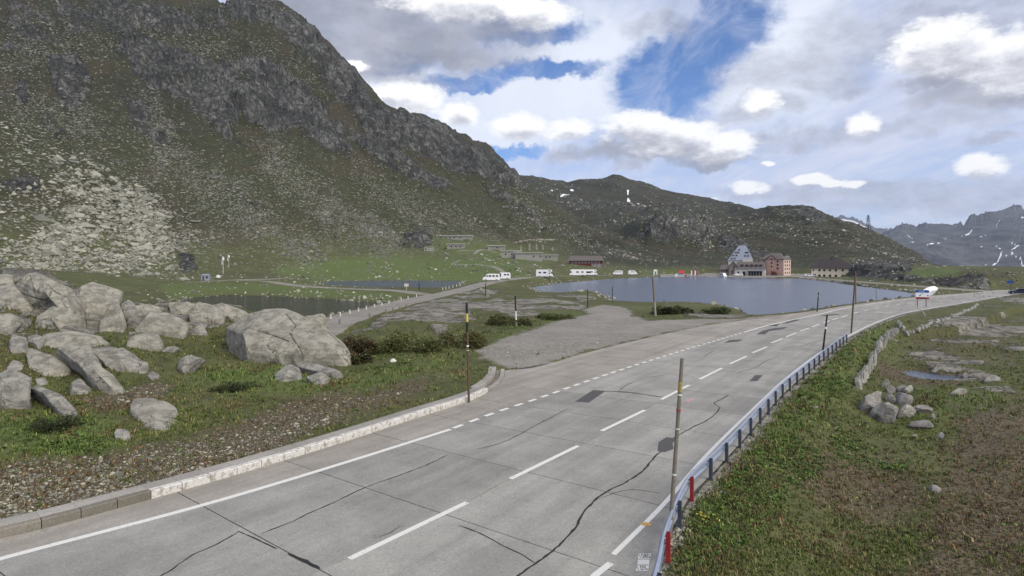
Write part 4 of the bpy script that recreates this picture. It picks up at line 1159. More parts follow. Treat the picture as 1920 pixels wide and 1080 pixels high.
for pts, w in TAR:
    L = resample(gl(pts, 8), .18); k = len(L)
    off = np.cumsum(rng.normal(0, .013, k)); off -= np.linspace(off[0], off[-1], k)
    L[:, 0] += off; L[:, 1] -= off * .5
    tp = np.minimum(1, np.minimum(np.arange(k), np.arange(k)[::-1]) / 2.0 + .35)
    stripe('tar_seal', L, w * tp * rng.uniform(.65, 1.25, k), M['tar'], .0045, .25)
PATCH = [[(1078, 753), (1112, 731.5), (1136, 733), (1104, 755)], [(1233, 846), (1235, 829), (1250, 820), (1268, 822), (1261, 832), (1263, 842), (1246, 848)], [(1405, 715), (1416, 703.5), (1430, 703.5), (1420, 714.5)],
         [(1418, 627), (1430, 620), (1450, 615.5), (1478, 612.5), (1468, 617), (1442, 621), (1434, 627)], [(1358, 643), (1368, 637.5), (1394, 636.5), (1385, 640.5)], [(1465, 607), (1490, 599), (1502, 599.5), (1478, 606)], [(1536, 592), (1570, 588), (1578, 589), (1548, 593)],
         [(1440, 610), (1462, 607), (1456, 612)]]
for pg in PATCH:
    pts = [(*tuple(G(a, b))[:2], .0085) for a, b in pg]
    o = link_mesh('asphalt_patch', pts, [tuple(range(len(pts)))], M['patch'], road)
    if o.data.polygons[0].normal.z < 0: o.data.flip_normals()

# survey figures painted on the shoulder
sm = empty('survey_mark', tuple(G(1206, 1056)), label='white painted survey boxes with dark figures on the concrete shoulder by the guard rail', cat='road marking')
Mi = Matrix.Translation(G(1206, 1056)).inverted()
for pg in ([(1197, 1038), (1221, 1038), (1219, 1048), (1196, 1048)], [(1196, 1049.5), (1218, 1049.5), (1217, 1059), (1195, 1059)], [(1194, 1060.5), (1217, 1060.5), (1215, 1071), (1192, 1071)]):
    pts = [tuple(Mi @ Vector((*tuple(G(a, b))[:2], .006))) for a, b in pg]
    o = link_mesh('painted_box', pts, [(3, 2, 1, 0)], M['paint'], sm)
    if o.data.polygons[0].normal.z < 0: o.data.flip_normals()
for txt, pa, pb in (('1.0%', (1192, 1071), (1217, 1060.5)), ('1080', (1196, 1048), (1221, 1038))):
    cu = bpy.data.curves.new('figures', 'FONT'); cu.body = txt
    a = G(*pa); bb = G(pb[0], pa[1]); hgt = (G(pa[0], pb[1]) - a).length
    cu.size = hgt * 1.15; cu.align_x = 'LEFT'
    o = bpy.data.objects.new('figures', cu); col.objects.link(o); o.parent = sm
    o.location = Mi @ Vector((a.x + .04, a.y + hgt * .12, .0085))
    o.scale = ((bb - a).length / (cu.size * 2.25) , 1, 1)
    cu.materials.append(M['tar'])
    bpy.context.view_layer.update()
    me_ = bpy.data.meshes.new_from_object(o.evaluated_get(bpy.context.evaluated_depsgraph_get()))
    o2 = bpy.data.objects.new('figures', me_); col.objects.link(o2); o2.parent = sm; o2.location = o.location; o2.scale = o.scale; o2['kind'] = 'stuff'
    bpy.data.objects.remove(o)
for nm, pg, mt_, lb in (('spray_mark', [(1200, 982), (1210, 979), (1222, 983), (1220, 987), (1206, 986)], simple('orange_spray', (.45, .27, .09), .8, var=.3), 'faded orange spray mark across the right edge line'),
                    ('spray_mark', [(1284, 752), (1300, 747), (1302, 749), (1290, 754)], simple('pink_spray', (.45, .25, .30), .8, var=.3), 'small pink spray mark on the right lane past the tall pole')):
    pts = [(*tuple(G(a, b))[:2], .0105) for a, b in pg]
    o = link_mesh(nm, pts, [tuple(range(len(pts)))], mt_)
    if o.data.polygons[0].normal.z < 0: o.data.flip_normals()
    tag(o, lb, 'road marking')

# ------------------------------------------------------------------ kerb
kl = resample(Lk[2:], .25)
seg = np.linalg.norm(np.diff(kl, axis=0), axis=1); ks = np.concatenate([[0], np.cumsum(seg)])
kt = np.gradient(kl, axis=0); kt /= np.linalg.norm(kt, axis=1)[:, None]
kn = np.stack([-kt[:, 1], kt[:, 0]], 1)
def kp(s, off):
    i = np.interp(s, ks, np.arange(len(kl))); i0 = min(int(i), len(kl) - 2); f = i - i0
    p = kl[i0] * (1-f) + kl[i0+1] * f; n = kn[i0] * (1-f) + kn[i0+1] * f
    return p + n * off
def kerb_block(s0, s1, o0, o1, z0, z1, nseg=3, cham=.03):
    mb = MB(); k = nseg + 1
    ss = np.linspace(s0, s1, k)
    rows = []
    for s in ss:
        a = kp(s, o0); a2 = kp(s, o0 + cham); b = kp(s, o1)
        rows.append([(*a, z0), (*a, z1 - cham), (*a2, z1), (*b, z1), (*b, z0)])
    for r in rows: mb.v += r
    for i in range(nseg):
        for j in range(4):
            mb.f.append((i*5+j, (i+1)*5+j, (i+1)*5+j+1, i*5+j+1))
    mb.f.append((0, 1, 2, 3, 4)); e = nseg*5; mb.f.append((e+4, e+3, e+2, e+1, e))
    return mb
kerb = empty('kerb', (0, 0, 0)); tag(kerb, kind='structure')
s_start = ks[int(np.argmin(np.hypot(*(kl - np.array(tuple(G(285, 935))[:2])).T)))]
s_end = ks[int(np.argmin(np.hypot(*(kl - np.array(tuple(G(912, 738))[:2])).T)))]
s = s_start % 1.0
while s < ks[-1] - .2:
    ln = min(1.0, ks[-1] - s)
    white = s_start - .05 <= s < s_end
    hgt = .27 + rng.normal(0, .006)
    if s >= s_end: hgt = .10
    o = kerb_block(s + .012, s + ln - .012, 0, .27, -.1, hgt).build('kerb_stone', M['kerb_paint'] if white else (M['kerb_dark'] if s < s_start else M['kerb']), kerb)
    wdt = .62 if s < s_end else .5
    o2 = kerb_block(s + .004, s + ln - .004, .285 if s < s_end else .62, .285 + wdt + (.35 if s >= s_end else 0), -.1, .265, 3, .015).build('kerb_strip', M['kerb'], kerb)
    if s >= s_end:
        kerb_block(s, s + ln, .285, .60, -.1, .02, 3, .01).build('gutter', M['kerb_dark'], kerb)
    s += ln

# ------------------------------------------------------------------ guard rail
rl = resample(gline(RAIL_PX, 0.0, 10), .1)
rt = np.gradient(rl, axis=0); rt /= np.linalg.norm(rt, axis=1)[:, None]
rn_ = np.stack([rt[:, 1], -rt[:, 0]], 1)       # away from the road
gr = empty('guard_rail', (rl[60][0], rl[60][1], 0), label='long grey steel guard rail on posts along the right edge of the road', cat='guard rail')
gi = gr.matrix_basis.inverted() if False else Matrix.Translation((-rl[60][0], -rl[60][1], 0))
def rp(i, off, z):
    i = min(max(i, 0), len(rl) - 1)
    p = rl[i] + rn_[i] * (off - .27)
    return tuple(gi @ Vector((p[0], p[1], z)))
PROF = [(0, .78), (.045, .79), (.10, .735), (.10, .69), (.04, .65), (.04, .60), (.10, .56), (.10, .515), (.045, .45), (0, .46)]
PROF = [(.08 - x + .075, z) for x, z in PROF]
PROF_B = [(x + .018, z - (.006 if z > .6 else -.006)) for x, z in PROF]
step = 23
for j in range(0, len(rl) - 2, step * 2):
    e = min(j + step * 2, len(rl) - 1)
    ii = list(range(j, e + 1, 6)); ii[-1] = e
    mb = MB(); k = len(PROF)
    loop = PROF + PROF_B[::-1]; K2 = len(loop)
    for i in ii: mb.v += [rp(i, a, z) for a, z in loop]
    for a in range(len(ii) - 1):
        for b in range(K2):
            c = (b + 1) % K2
            mb.f.append((a*K2+b, a*K2+c, (a+1)*K2+c, (a+1)*K2+b))
    mb.f.append(tuple(range(K2))); mb.f.append(tuple(range((len(ii)-1)*K2 + K2 - 1, (len(ii)-1)*K2 - 1, -1)))
    mb.build('rail', M['steel'], gr)
red_ids = [int(np.argmin(np.hypot(*(rl - np.array(tuple(G(a, b))[:2])).T))) for a, b in ((1300, 937), (1258, 1045))]
post_i = sorted(set(list(range(red_ids[0], len(rl), step)) + list(range(red_ids[0], 0, -step))))
for i in post_i:
    red = min(abs(i - r) for r in red_ids) < 12
    mat = M['red'] if red else M['steel_dark']
    ang = math.atan2(rt[min(i, len(rl)-1)][1], rt[min(i, len(rl)-1)][0])
    base = Vector(rp(i, .27, 0))
    Mx = Matrix.Translation(base) @ Matrix.Rotation(ang, 4, 'Z')
    mb = MB()
    mb.box(-.065, .065, -.012, .0, -.6, .76, Mx); mb.box(-.065, -.05, .0, .10, -.6, .76, Mx); mb.box(.05, .065, .0, .10, -.6, .76, Mx)
    o = mb.build('post', mat, gr)
    if red: o['label'] = 'red painted post'
    bk = MB(); bk.box(-.035, .035, -.012 + .0, .02, .52, .68, Matrix.Translation(Vector(rp(i, .19, 0))) @ Matrix.Rotation(ang, 4, 'Z'))
    bk.box(-.012, .012, 0, .15, .64, .67, Matrix.Translation(Vector(rp(i, .25, 0))) @ Matrix.Rotation(ang, 4, 'Z'))
    bk.box(-.012, .012, 0, .15, .53, .56, Matrix.Translation(Vector(rp(i, .25, 0))) @ Matrix.Rotation(ang, 4, 'Z'))
    bk.build('bracket', M['red'] if red else M['steel'], gr)

# ------------------------------------------------------------------ poles
def pole(name, label, base, top, r, mat, bands=(), cat='snow pole', group='snow poles along the road', Y=None, z=None, knob=False):
    if Y is not None: b = at(base[0], Y=Y)
    elif z is not None: b = G(base[0], base[1], z)
    else: b = hit(*base)
    tp = P(top[0], top[1], b.y)
    root = empty(name, tuple(b), label=label, cat=cat, group=group)
    d = tp - b; L = d.length; dn = d.normalized()
    MB().tube(-dn * .4, d, r * 1.08, r * .88, 10).build('shaft', mat, root, True)
    for f0, f1, bm in bands:
        MB().tube(d * f0, d * f1, r * 1.14, r * 1.10, 10).build('band', bm, root, True)
    if knob:
        MB().tube(d * .985, d * 1.0, r * 1.5, r * 1.2, 8).build('cap', mat, root, True)
    return root
SP = 'snow poles along the road'
pole('snow_pole', 'tall leaning grey snow pole with white and red bands beside the red posts', (1256, 1004), (1279, 672), .06, M['wood'], [(.60, .606, M['offwhite']), (.70, .716, M['old_red']), (.79, .80, M['offwhite']), (.81, .87, M['old_yellow']), (.34, .35, M['offwhite'])], z=0)
pole('snow_pole', 'brown snow pole with black and yellow top at the end of the whitewashed kerb', (879, 746), (875, 568), .062, M['wood_brown'], [(.50, .505, M['white']), (.54, .555, M['white']), (.70, .80, M['black']), (.80, .89, M['yellow']), (.89, 1.0, M['black'])], z=.26)
pole('snow_pole', 'snow pole with dark top and white lower half in the lay-by heath', (968, 611), (966, 555), .085, M['white'], [(.50, 1.0, M['black']), (.12, .2, M['black'])])
pole('snow_pole', 'dark snow pole at the narrow far neck of the gravel lay-by', (1102, 577), (1102, 542), .08, M['black'], [])
pole('snow_pole', 'dark snow pole on the lake shore with a knob near its foot', (1149, 567), (1148.5, 537), .08, M['black'], [(.12, .26, M['wood'])])
pole('wooden_pole', 'thick pale wooden pole leaning left on the grass strip between lay-by and lake', (1229, 592), (1224, 517), .15, M['wood_pale'], [(.35, .98, M['wood'])], cat='wooden pole', group=None)
pole('snow_pole', 'thin dark snow pole rising from the bank by the rocky knoll under the white vans', (910, 556), (911, 530), .09, M['black'], [])
pole('snow_pole', 'thin grey snow pole on the grass right of the white vans', (941, 553), (941.5, 534), .07, M['wood'], [])
pole('snow_pole', 'dark snow pole on the lake side road edge, pale band under its tip', (1532, 584), (1535, 548), .085, M['black'], [(.78, .86, M['wood_pale'])], z=0)
pole('snow_pole', 'black snow pole with white band behind the far part of the guard rail', (1543, 657), (1551, 590), .075, M['black'], [(.60, .66, M['white'])], z=0)
pole('wooden_pole', 'tallest dark wooden pole leaning right at the far end of the guard rail', (1596, 625), (1604, 512), .085, M['wood_brown'], [], cat='wooden pole', group=None, z=0)
pole('wooden_pole', 'grey wooden pole with round cap across the road from the end of the guard rail', (1605, 569), (1604, 509), .12, M['wood'], [], cat='wooden pole', group=None, z=-.05, knob=True)
pole('snow_pole', 'thin grey snow pole at the lake edge before the direction sign', (1643, 566), (1643, 539), .06, M['wood'], [], z=-.05)
pole('snow_pole', 'thin pale snow pole on the lake bank beyond the direction sign', (1827, 557), (1828, 536), .06, M['wood_pale'], [], z=-.05)

# ------------------------------------------------------------------ direction sign
b0 = G(1729, 574.5, 0); Ysg = b0.y; b0.z = gz(b0.x, b0.y)
sg = empty('direction_sign', tuple(b0), math.radians(-20), 'blue, white and red direction sign on two legs beside the far road', 'road sign')
k = Ysg / F
w2 = 10.8 * k
for x in (-7.6 * k, 6.4 * k):
    MB().tube((x, 0, -.3), (x, 0, 33 * k), .06, .06, 8).build('leg', M['steel_dark'], sg, True)
zb, zt = 15.5 * k, 32.5 * k
MB().box(-w2, w2, -.09, -.065, zb, zt).build('panel', M['white'], sg)
MB().box(-w2 + .0, w2 - .0, -.097, -.092, zt - 5.0 * k, zt - .02).build('blue_header', M['blue'], sg)
MB().box(-w2, w2, -.099, -.092, zb, zb + 3.6 * k).build('red_foot', M['red'], sg)
lt = MB()
for a, b in ((-.5, -.22), (-.18, .0), (.04, .34)): lt.box(a * w2, b * w2, -.101, -.098, zt - 3.6 * k, zt - 2.2 * k)
lt = lt.build('lettering', simple('pale_blue_print', (.35, .42, .62), .6), sg); lt['kind'] = 'stuff'
for bx_ in ((-.45, -.22, 5.6, 7.6), (.72, .92, 5.6, 7.4), (-.3, .1, 8.9, 9.7)): MB().box(bx_[0] * w2, bx_[1] * w2, -.101, -.092, zb + bx_[2] * k, zb + bx_[3] * k).build('print', M['blue'], sg)
lg = MB(); lg.box(-.45*w2, .3*w2, -.103, -.099, zb + .9*k, zb + 2.6*k); lg.build('print', M['black'], sg)

# blue sign and car at the right edge
b1 = at(1895, Y=152)
s2 = empty('direction_sign', tuple(b1), math.radians(-22), 'small blue arrow sign on a post above the parked car at the right edge', 'road sign')
k = 152 / F
hz = (8 - (531 - HZ) * k) - b1.z
MB().tube((0, 0, -.3), (0, 0, hz + .9), .06, .06, 8).build('post', M['steel_dark'], s2, True)
MB().poly([(-.75, -.08, hz), (.35, -.08, hz), (.75, -.08, hz + .3), (.35, -.08, hz + .62), (-.75, -.08, hz + .62)]).box(-.75, .3, -.078, -.05, hz, hz + .62).build('panel', M['blue'], s2)
# ------------------------------------------------------------------ boulders: outline on the ground, given depth, facets and weathering
def boulder(name, label, px, mat, cat='boulder', group=None, lean=1.15, T=.42, facets=10, nth=52, nph=22, rough=.075, Y=None, sink=.1, seed=0, power=.5, grow=1.08, cracks=()):
    r = np.random.default_rng(seed + 100)
    px = np.asarray(px, float)
    c0 = (px.max(0) + px.min(0)) / 2; c0[1] = px[:, 1].max(); px = c0 + (px - c0) * np.array([grow, 1 + (grow - 1) * .5])
    by = px[:, 1].max(); bx = px[np.argmax(px[:, 1]), 0]
    Yb = Y if Y is not None else hit(float(np.mean(px[:, 0])), by).y
    s = Yb / F
    a = (px[:, 0] - px[:, 0].mean()) * s; b = (by - px[:, 1]) * s
    cx, cb = (a.max() + a.min()) / 2, (b.max() + b.min()) / 2
    w, h = a.max() - a.min(), b.max() - b.min()
    if lean is None: lean = 1.0
    # radius of the outline around its centre
    th = np.linspace(0, 2 * math.pi, nth, endpoint=False)
    pa, pb = a - cx, b - cb
    R = np.zeros(nth)
    for i, t in enumerate(th):
        dx, dy = math.cos(t), math.sin(t); best = 0
        for j in range(len(pa)):
            k = (j + 1) % len(pa)
            ex, ey = pa[k] - pa[j], pb[k] - pb[j]
            den = dx * ey - dy * ex
            if abs(den) < 1e-12: continue
            tt = (pa[j] * ey - pb[j] * ex) / den; ss = (pa[j] * dy - pb[j] * dx) / den
            if tt > best and -1e-9 <= ss <= 1 + 1e-9: best = tt
        R[i] = best if best > 0 else .3 * min(w, h)
    ph = np.linspace(0, math.pi, nph + 1)
    TT = T * min(w, h * 1.9) * .62
    TH, PH = np.meshgrid(th, ph[1:-1], indexing='ij')
    rr = np.sin(PH) ** power
    ia = R[:, None] * np.cos(TH) * rr; ib = R[:, None] * np.sin(TH) * rr
    de = TT * np.sign(np.cos(PH)) * np.abs(np.cos(PH)) ** .9
    pts = np.stack([ia, de, ib], -1).reshape(-1, 3)
    pts = np.concatenate([pts, [[0, TT, 0], [0, -TT, 0]]])        # +TT is the far side? (first pole PH=0 -> +TT)
    ext = np.array([w / 2, TT, h / 2]) + 1e-6
    for _ in range(facets + 5):
        d = r.normal(size=3); d[1] = -abs(d[1]) * 1.2; d /= np.linalg.norm(d)
        sup = np.max((pts / ext) @ d); lim = sup * r.uniform(.60, .92)
        q = pts / ext; e = q @ d - lim
        q = q - np.clip(e, 0, None)[:, None] * d * .98
        pts = q * ext
    L = max(w, h)
    nx, ny, nz = (pts / L * 3.2 + seed * 1.7).T
    n1 = fbm(nx, ny, nz, 4, .55); n2 = fbm(nx * 3 + 9, ny * 3, nz * 5, 3, .6, ridged=True)
    nrm = pts / ext ** 2; nrm /= np.linalg.norm(nrm, axis=1)[:, None] + 1e-9
    pts = pts + nrm * ((n1 * rough * .7 + n2 * rough * .45) * min(w, h))[:, None]
    # stand the leaning slab on the ground: in-plane height turns into height and distance
    A = pts[:, 0] + cx; B = pts[:, 2] + cb; D = -pts[:, 1]
    tilt = 0.0
    if Y is None:
        lowp = np.where(px[:, 1] >= (px[:, 1].max() + px[:, 1].min()) / 2 - 1e-6)[0]
        kl_, kr_ = int(lowp[np.argmin(px[lowp, 0])]), int(lowp[np.argmax(px[lowp, 0])])
        yl_ = min(hit(px[kl_, 0], px[kl_, 1]).y, Yb + 1.0 * w) - lean * b[kl_]; yr_ = min(hit(px[kr_, 0], px[kr_, 1]).y, Yb + 1.0 * w) - lean * b[kr_]
        tilt = float(np.clip((yl_ - yr_) / (a[kl_] - a[kr_] + 1e-6), -.5, .5)) * .8
    Yp = Yb + TT * .35 + lean * np.maximum(B, -h * .2) + tilt * A
    zz = H - (by - B / s - HZ) * Yp / F
    xx = (px[:, 0].mean() - 960) * Yp / F + A * Yp / Yb
    nl = np.array([0, -1, lean]) / math.hypot(1, lean)
    xyz = np.stack([xx, Yp + D * -nl[1] * -1, zz + D * nl[2]], -1)
    # bury the foot: stretch the lowest part down into the soil
    zt_ = zz.min() + .38 * (zz.max() - zz.min()); low = zz < zt_
    zz = np.where(low, zt_ - (zt_ - zz) * 2.0, zz)
    xyz[:, 2] = zz + 0 if False else xyz[:, 2]
    zc_ = xyz[:, 2]; zt_ = zc_.min() + .36 * (zc_.max() - zc_.min()); xyz[:, 2] = np.where(zc_ < zt_, zt_ - (zt_ - zc_) * 1.9, zc_)
    o_y = Yb; o_x = (px[:, 0].mean() - 960) * Yb / F; o_z = gz(o_x, o_y)
    org = np.array([o_x, o_y, o_z])
    pre = xyz.copy()
    if cracks:
        qx = 960 + F * pre[:, 0] / pre[:, 1]; qy = HZ + (H - pre[:, 2]) * F / pre[:, 1]
        for ln_ in cracks:
            d_, _ = seg_dist(qx, qy, catmull(ln_, 4)); g_ = np.clip(1 - d_ / 1.7, 0, 1) * (D > -TT * .2)
            pre[:, 1] += g_ * .14; pre[:, 2] -= g_ * .07
    xyz = pre - org
    m = nph - 1; f = []
    for i in range(nth):
        j = (i + 1) % nth
        for k in range(m - 1):
            f.append((i*m+k, i*m+k+1, j*m+k+1, j*m+k))
        f.append((nth*m, i*m, j*m)); f.append((nth*m+1, j*m+m-1, i*m+m-1))
    o = link_mesh(name, xyz, f, mat, None, True, 24)
    bm = bmesh.new(); bm.from_mesh(o.data); bmesh.ops.recalc_face_normals(bm, faces=bm.faces); bm.to_mesh(o.data); bm.free()
    o.data.set_sharp_from_angle(angle=math.radians(22))
    o.location = tuple(org)
    tag(o, label, cat, group)
    return o
LG = 'granite boulders on the left slope'
A_, B_, C_ = M['rock_a'], M['rock_b'], M['rock_c']
BL = [
 ('broad cracked dome at the top of the left rock ridge', [(20, 530), (45, 512), (66, 512), (97, 525), (130, 545), (152, 575), (165, 596), (120, 596), (95, 572), (60, 568), (25, 548)], A_, dict(lean=1.0, T=.4, facets=7, nth=160, nph=80, cracks=([(22, 540), (45, 552), (70, 560), (98, 566)], [(55, 516), (60, 535), (64, 548)], [(98, 540), (90, 560), (88, 580)], [(98, 545), (120, 556)]))),
 ('square pale block at the left end of the ridge crest', [(-14, 515), (22, 515), (23, 533), (-14, 536)], A_, dict(lean=.75)),
 ('grey slab under the ridge dome at the left picture edge', [(-20, 540), (25, 538), (52, 556), (72, 592), (45, 584), (-20, 592)], A_, dict(lean=.9, T=.4)),
 ('smooth sloping slab right of the ridge dome', [(128, 540), (172, 534), (200, 547), (224, 552), (213, 580), (201, 604), (175, 608), (150, 588), (135, 560)], A_, dict(lean=1.0, T=.4, facets=7)),
 ('upright wedge of rock with flared foot where the ridge drops', [(221, 556), (229, 575), (229, 592), (240, 624), (210, 627), (183, 621), (200, 603), (213, 575)], A_, dict(lean=.95)),
 ('low lumpy slab under the ridge above the grass ledge', [(70, 588), (95, 579), (125, 577), (152, 600), (140, 619), (115, 623), (100, 608), (75, 606)], A_, dict(lean=.8)),
 ('rounded block at the left edge above the grass ledge', [(-14, 592), (30, 585), (43, 598), (25, 613), (20, 626), (-14, 628)], A_, {}),
 ('small round stone in front of the low lumpy slab', [(76, 602), (100, 597), (104, 612), (87, 618), (76, 613)], B_, {}),
 ('long flat slab lying across the slope below the ledge', [(82, 634), (120, 623), (180, 623), (216, 633), (200, 641), (150, 649), (118, 654), (95, 661), (85, 650)], A_, dict(lean=1.3, T=.5)),
 ('small upright block left of the long flat slab', [(53, 632), (70, 627), (83, 635), (73, 656), (55, 647)], B_, dict(lean=.75)),
 ('square block near the left edge below the ledge', [(18, 632), (46, 627), (51, 656), (25, 666), (18, 650)], B_, dict(lean=.75)),
 ('great curved slab sweeping down to the brown hollow', [(97, 664), (140, 650), (168, 651), (176, 672), (192, 700), (221, 714), (229, 727), (190, 742), (172, 722), (150, 692), (125, 676)], A_, dict(lean=1.2, T=.3, facets=5)),
 ('flat shield shaped slab left of the great curved slab', [(55, 662), (80, 660), (110, 677), (129, 694), (120, 706), (98, 715), (80, 702), (58, 691)], A_, dict(lean=1.4, T=.35, facets=6)),
 ('angular block with steep split front right of the great curved slab', [(174, 655), (200, 647), (225, 659), (259, 671), (256, 692), (240, 701), (215, 697), (195, 682), (178, 671)], B_, dict(lean=.8, T=.5)),
 ('narrow upright piece split off the angular block', [(259, 670), (276, 677), (277, 701), (256, 701)], B_, dict(lean=.7)),
 ('small boulder between the left edge and the shield slab', [(10, 690), (30, 677), (43, 684), (36, 697), (15, 699)], B_, {}),
 ('dark sided boulder at the left picture edge beside the grass', [(-24, 700), (10, 700), (40, 688), (52, 702), (48, 740), (52, 768), (20, 772), (-24, 760)], B_, dict(lean=.8, T=.5)),
 ('thin tongue of speckled rock running down into the grass', [(48, 727), (70, 731), (95, 744), (116, 750), (154, 775), (136, 786), (110, 776), (85, 751), (52, 736)], B_, dict(lean=1.3, T=.4)),
 ('low grey boulder above the brown hollow', [(124, 720), (150, 713), (170, 729), (165, 742), (130, 740)], B_, {}),
 ('small stone under the flat shield slab', [(64, 713), (82, 706), (88, 718), (75, 725), (66, 722)], B_, {}),
 ('flat pale slab lying alone in the grass near the kerb', [(243, 772), (252, 760), (265, 749), (288, 745), (291, 755), (312, 762), (326, 770), (331, 796), (312, 808), (285, 806), (258, 801), (258, 786)], A_, dict(lean=2.2, T=.25, facets=5)),
 ('small speckled stone below the flat pale slab', [(211, 813), (225, 803), (241, 808), (243, 822), (228, 830), (212, 822)], B_, {}),
 ('huge whale backed boulder with a long crack', [(380, 668), (386, 645), (408, 622), (450, 600), (500, 590), (540, 589), (572, 601), (620, 628), (650, 653), (664, 676), (656, 690), (600, 688), (520, 682), (450, 676), (400, 674)], M['rock_a'], dict(Y=45.0, lean=1.7, T=.30, facets=-2, nth=260, nph=150, rough=.045, power=.55, grow=1.0, cracks=([(535, 588), (548, 604), (553, 612), (544, 622), (549, 636), (562, 655), (567, 676)], [(470, 618), (500, 625), (540, 640)], [(590, 606), (625, 632), (650, 660)]))),
 ('cracked slab at the left foot of the huge boulder', [(517, 690), (558, 687), (567, 708), (545, 717), (519, 712)], B_, dict(lean=1.4, T=.4)),
 ('low block at the right foot of the huge boulder', [(572, 708), (600, 700), (620, 706), (612, 723), (585, 720)], B_, dict(lean=1.0)),
 ('long thin slab along the front of the huge boulder', [(525, 682), (575, 683), (625, 690), (646, 706), (620, 707), (580, 696)], B_, dict(lean=1.2, T=.4)),
 ('rounded boulder with curved grooves left of the huge boulder', [(249, 606), (262, 590), (300, 584), (335, 591), (349, 610), (337, 631), (300, 630), (262, 627)], A_, dict(lean=1.1, T=.5, facets=6, rough=.05)),
 ('pale boulder below the grooved boulder', [(239, 652), (247, 634), (285, 624), (306, 640), (303, 656), (275, 661)], A_, {}),
 ('square topped block on the ridge in front of the near pond', [(319, 568), (367, 567), (360, 586), (345, 593), (321, 586)], A_, dict(lean=.75)),
 ('fissured block beside the leafy patch on the ridge', [(357, 592), (380, 570), (421, 574), (417, 602), (362, 614)], A_, dict(lean=.95)),
 ('rounded crag at the right end of the ridge by the pond', [(394, 579), (420, 574), (456, 579), (468, 591), (442, 602), (418, 602)], A_, dict(lean=.95)),
 ('flat capstone behind the grooved boulder', [(249, 580), (275, 570), (312, 582), (290, 588), (262, 594)], A_, {}),
 ('small rock in the shade between grooved and huge boulder', [(353, 622), (385, 612), (389, 622), (376, 633), (356, 627)], B_, {}),
 ('curved rock like a tusk left of the huge boulder', [(331, 692), (340, 672), (370, 661), (387, 671), (357, 690), (341, 704)], B_, dict(lean=.9)),
 ('square block behind the right shoulder of the huge boulder', [(566, 594), (606, 591), (613, 600), (613, 632), (585, 625)], A_, dict(lean=.35, Y=58)),
 ('cracked boulder between wedge and capstone on the ridge', [(229, 562), (250, 569), (257, 590), (238, 600), (229, 590)], B_, {}),
 ('small pinkish stone below the split block', [(274, 702), (285, 696), (301, 705), (290, 714), (276, 710)], C_, {}),
 ('pair of low stones in the grass under the pale boulder', [(304, 660), (318, 650), (341, 650), (322, 663)], B_, {}),
 ('small white stone in the leafy verge before the lay-by', [(730, 676), (738, 672), (743, 677), (734, 680)], M['offwhite'], dict(facets=4)),
]
for i, (lb, px, mt_, kw) in enumerate(BL):
    if i not in (22, 38):
        kw = dict(kw); kw['lean'] = max(kw.get('lean', 1.15) * 1.45, 1.5) if i not in (16, 34) else kw.get('lean', 1.0)
        kw['T'] = min(kw.get('T', .42), .42) * .75; kw['power'] = .36; kw['grow'] = 1.12
    boulder('boulder', lb, px, mt_, group=LG, seed=i, **kw)
RG = 'stones in the field on the right'
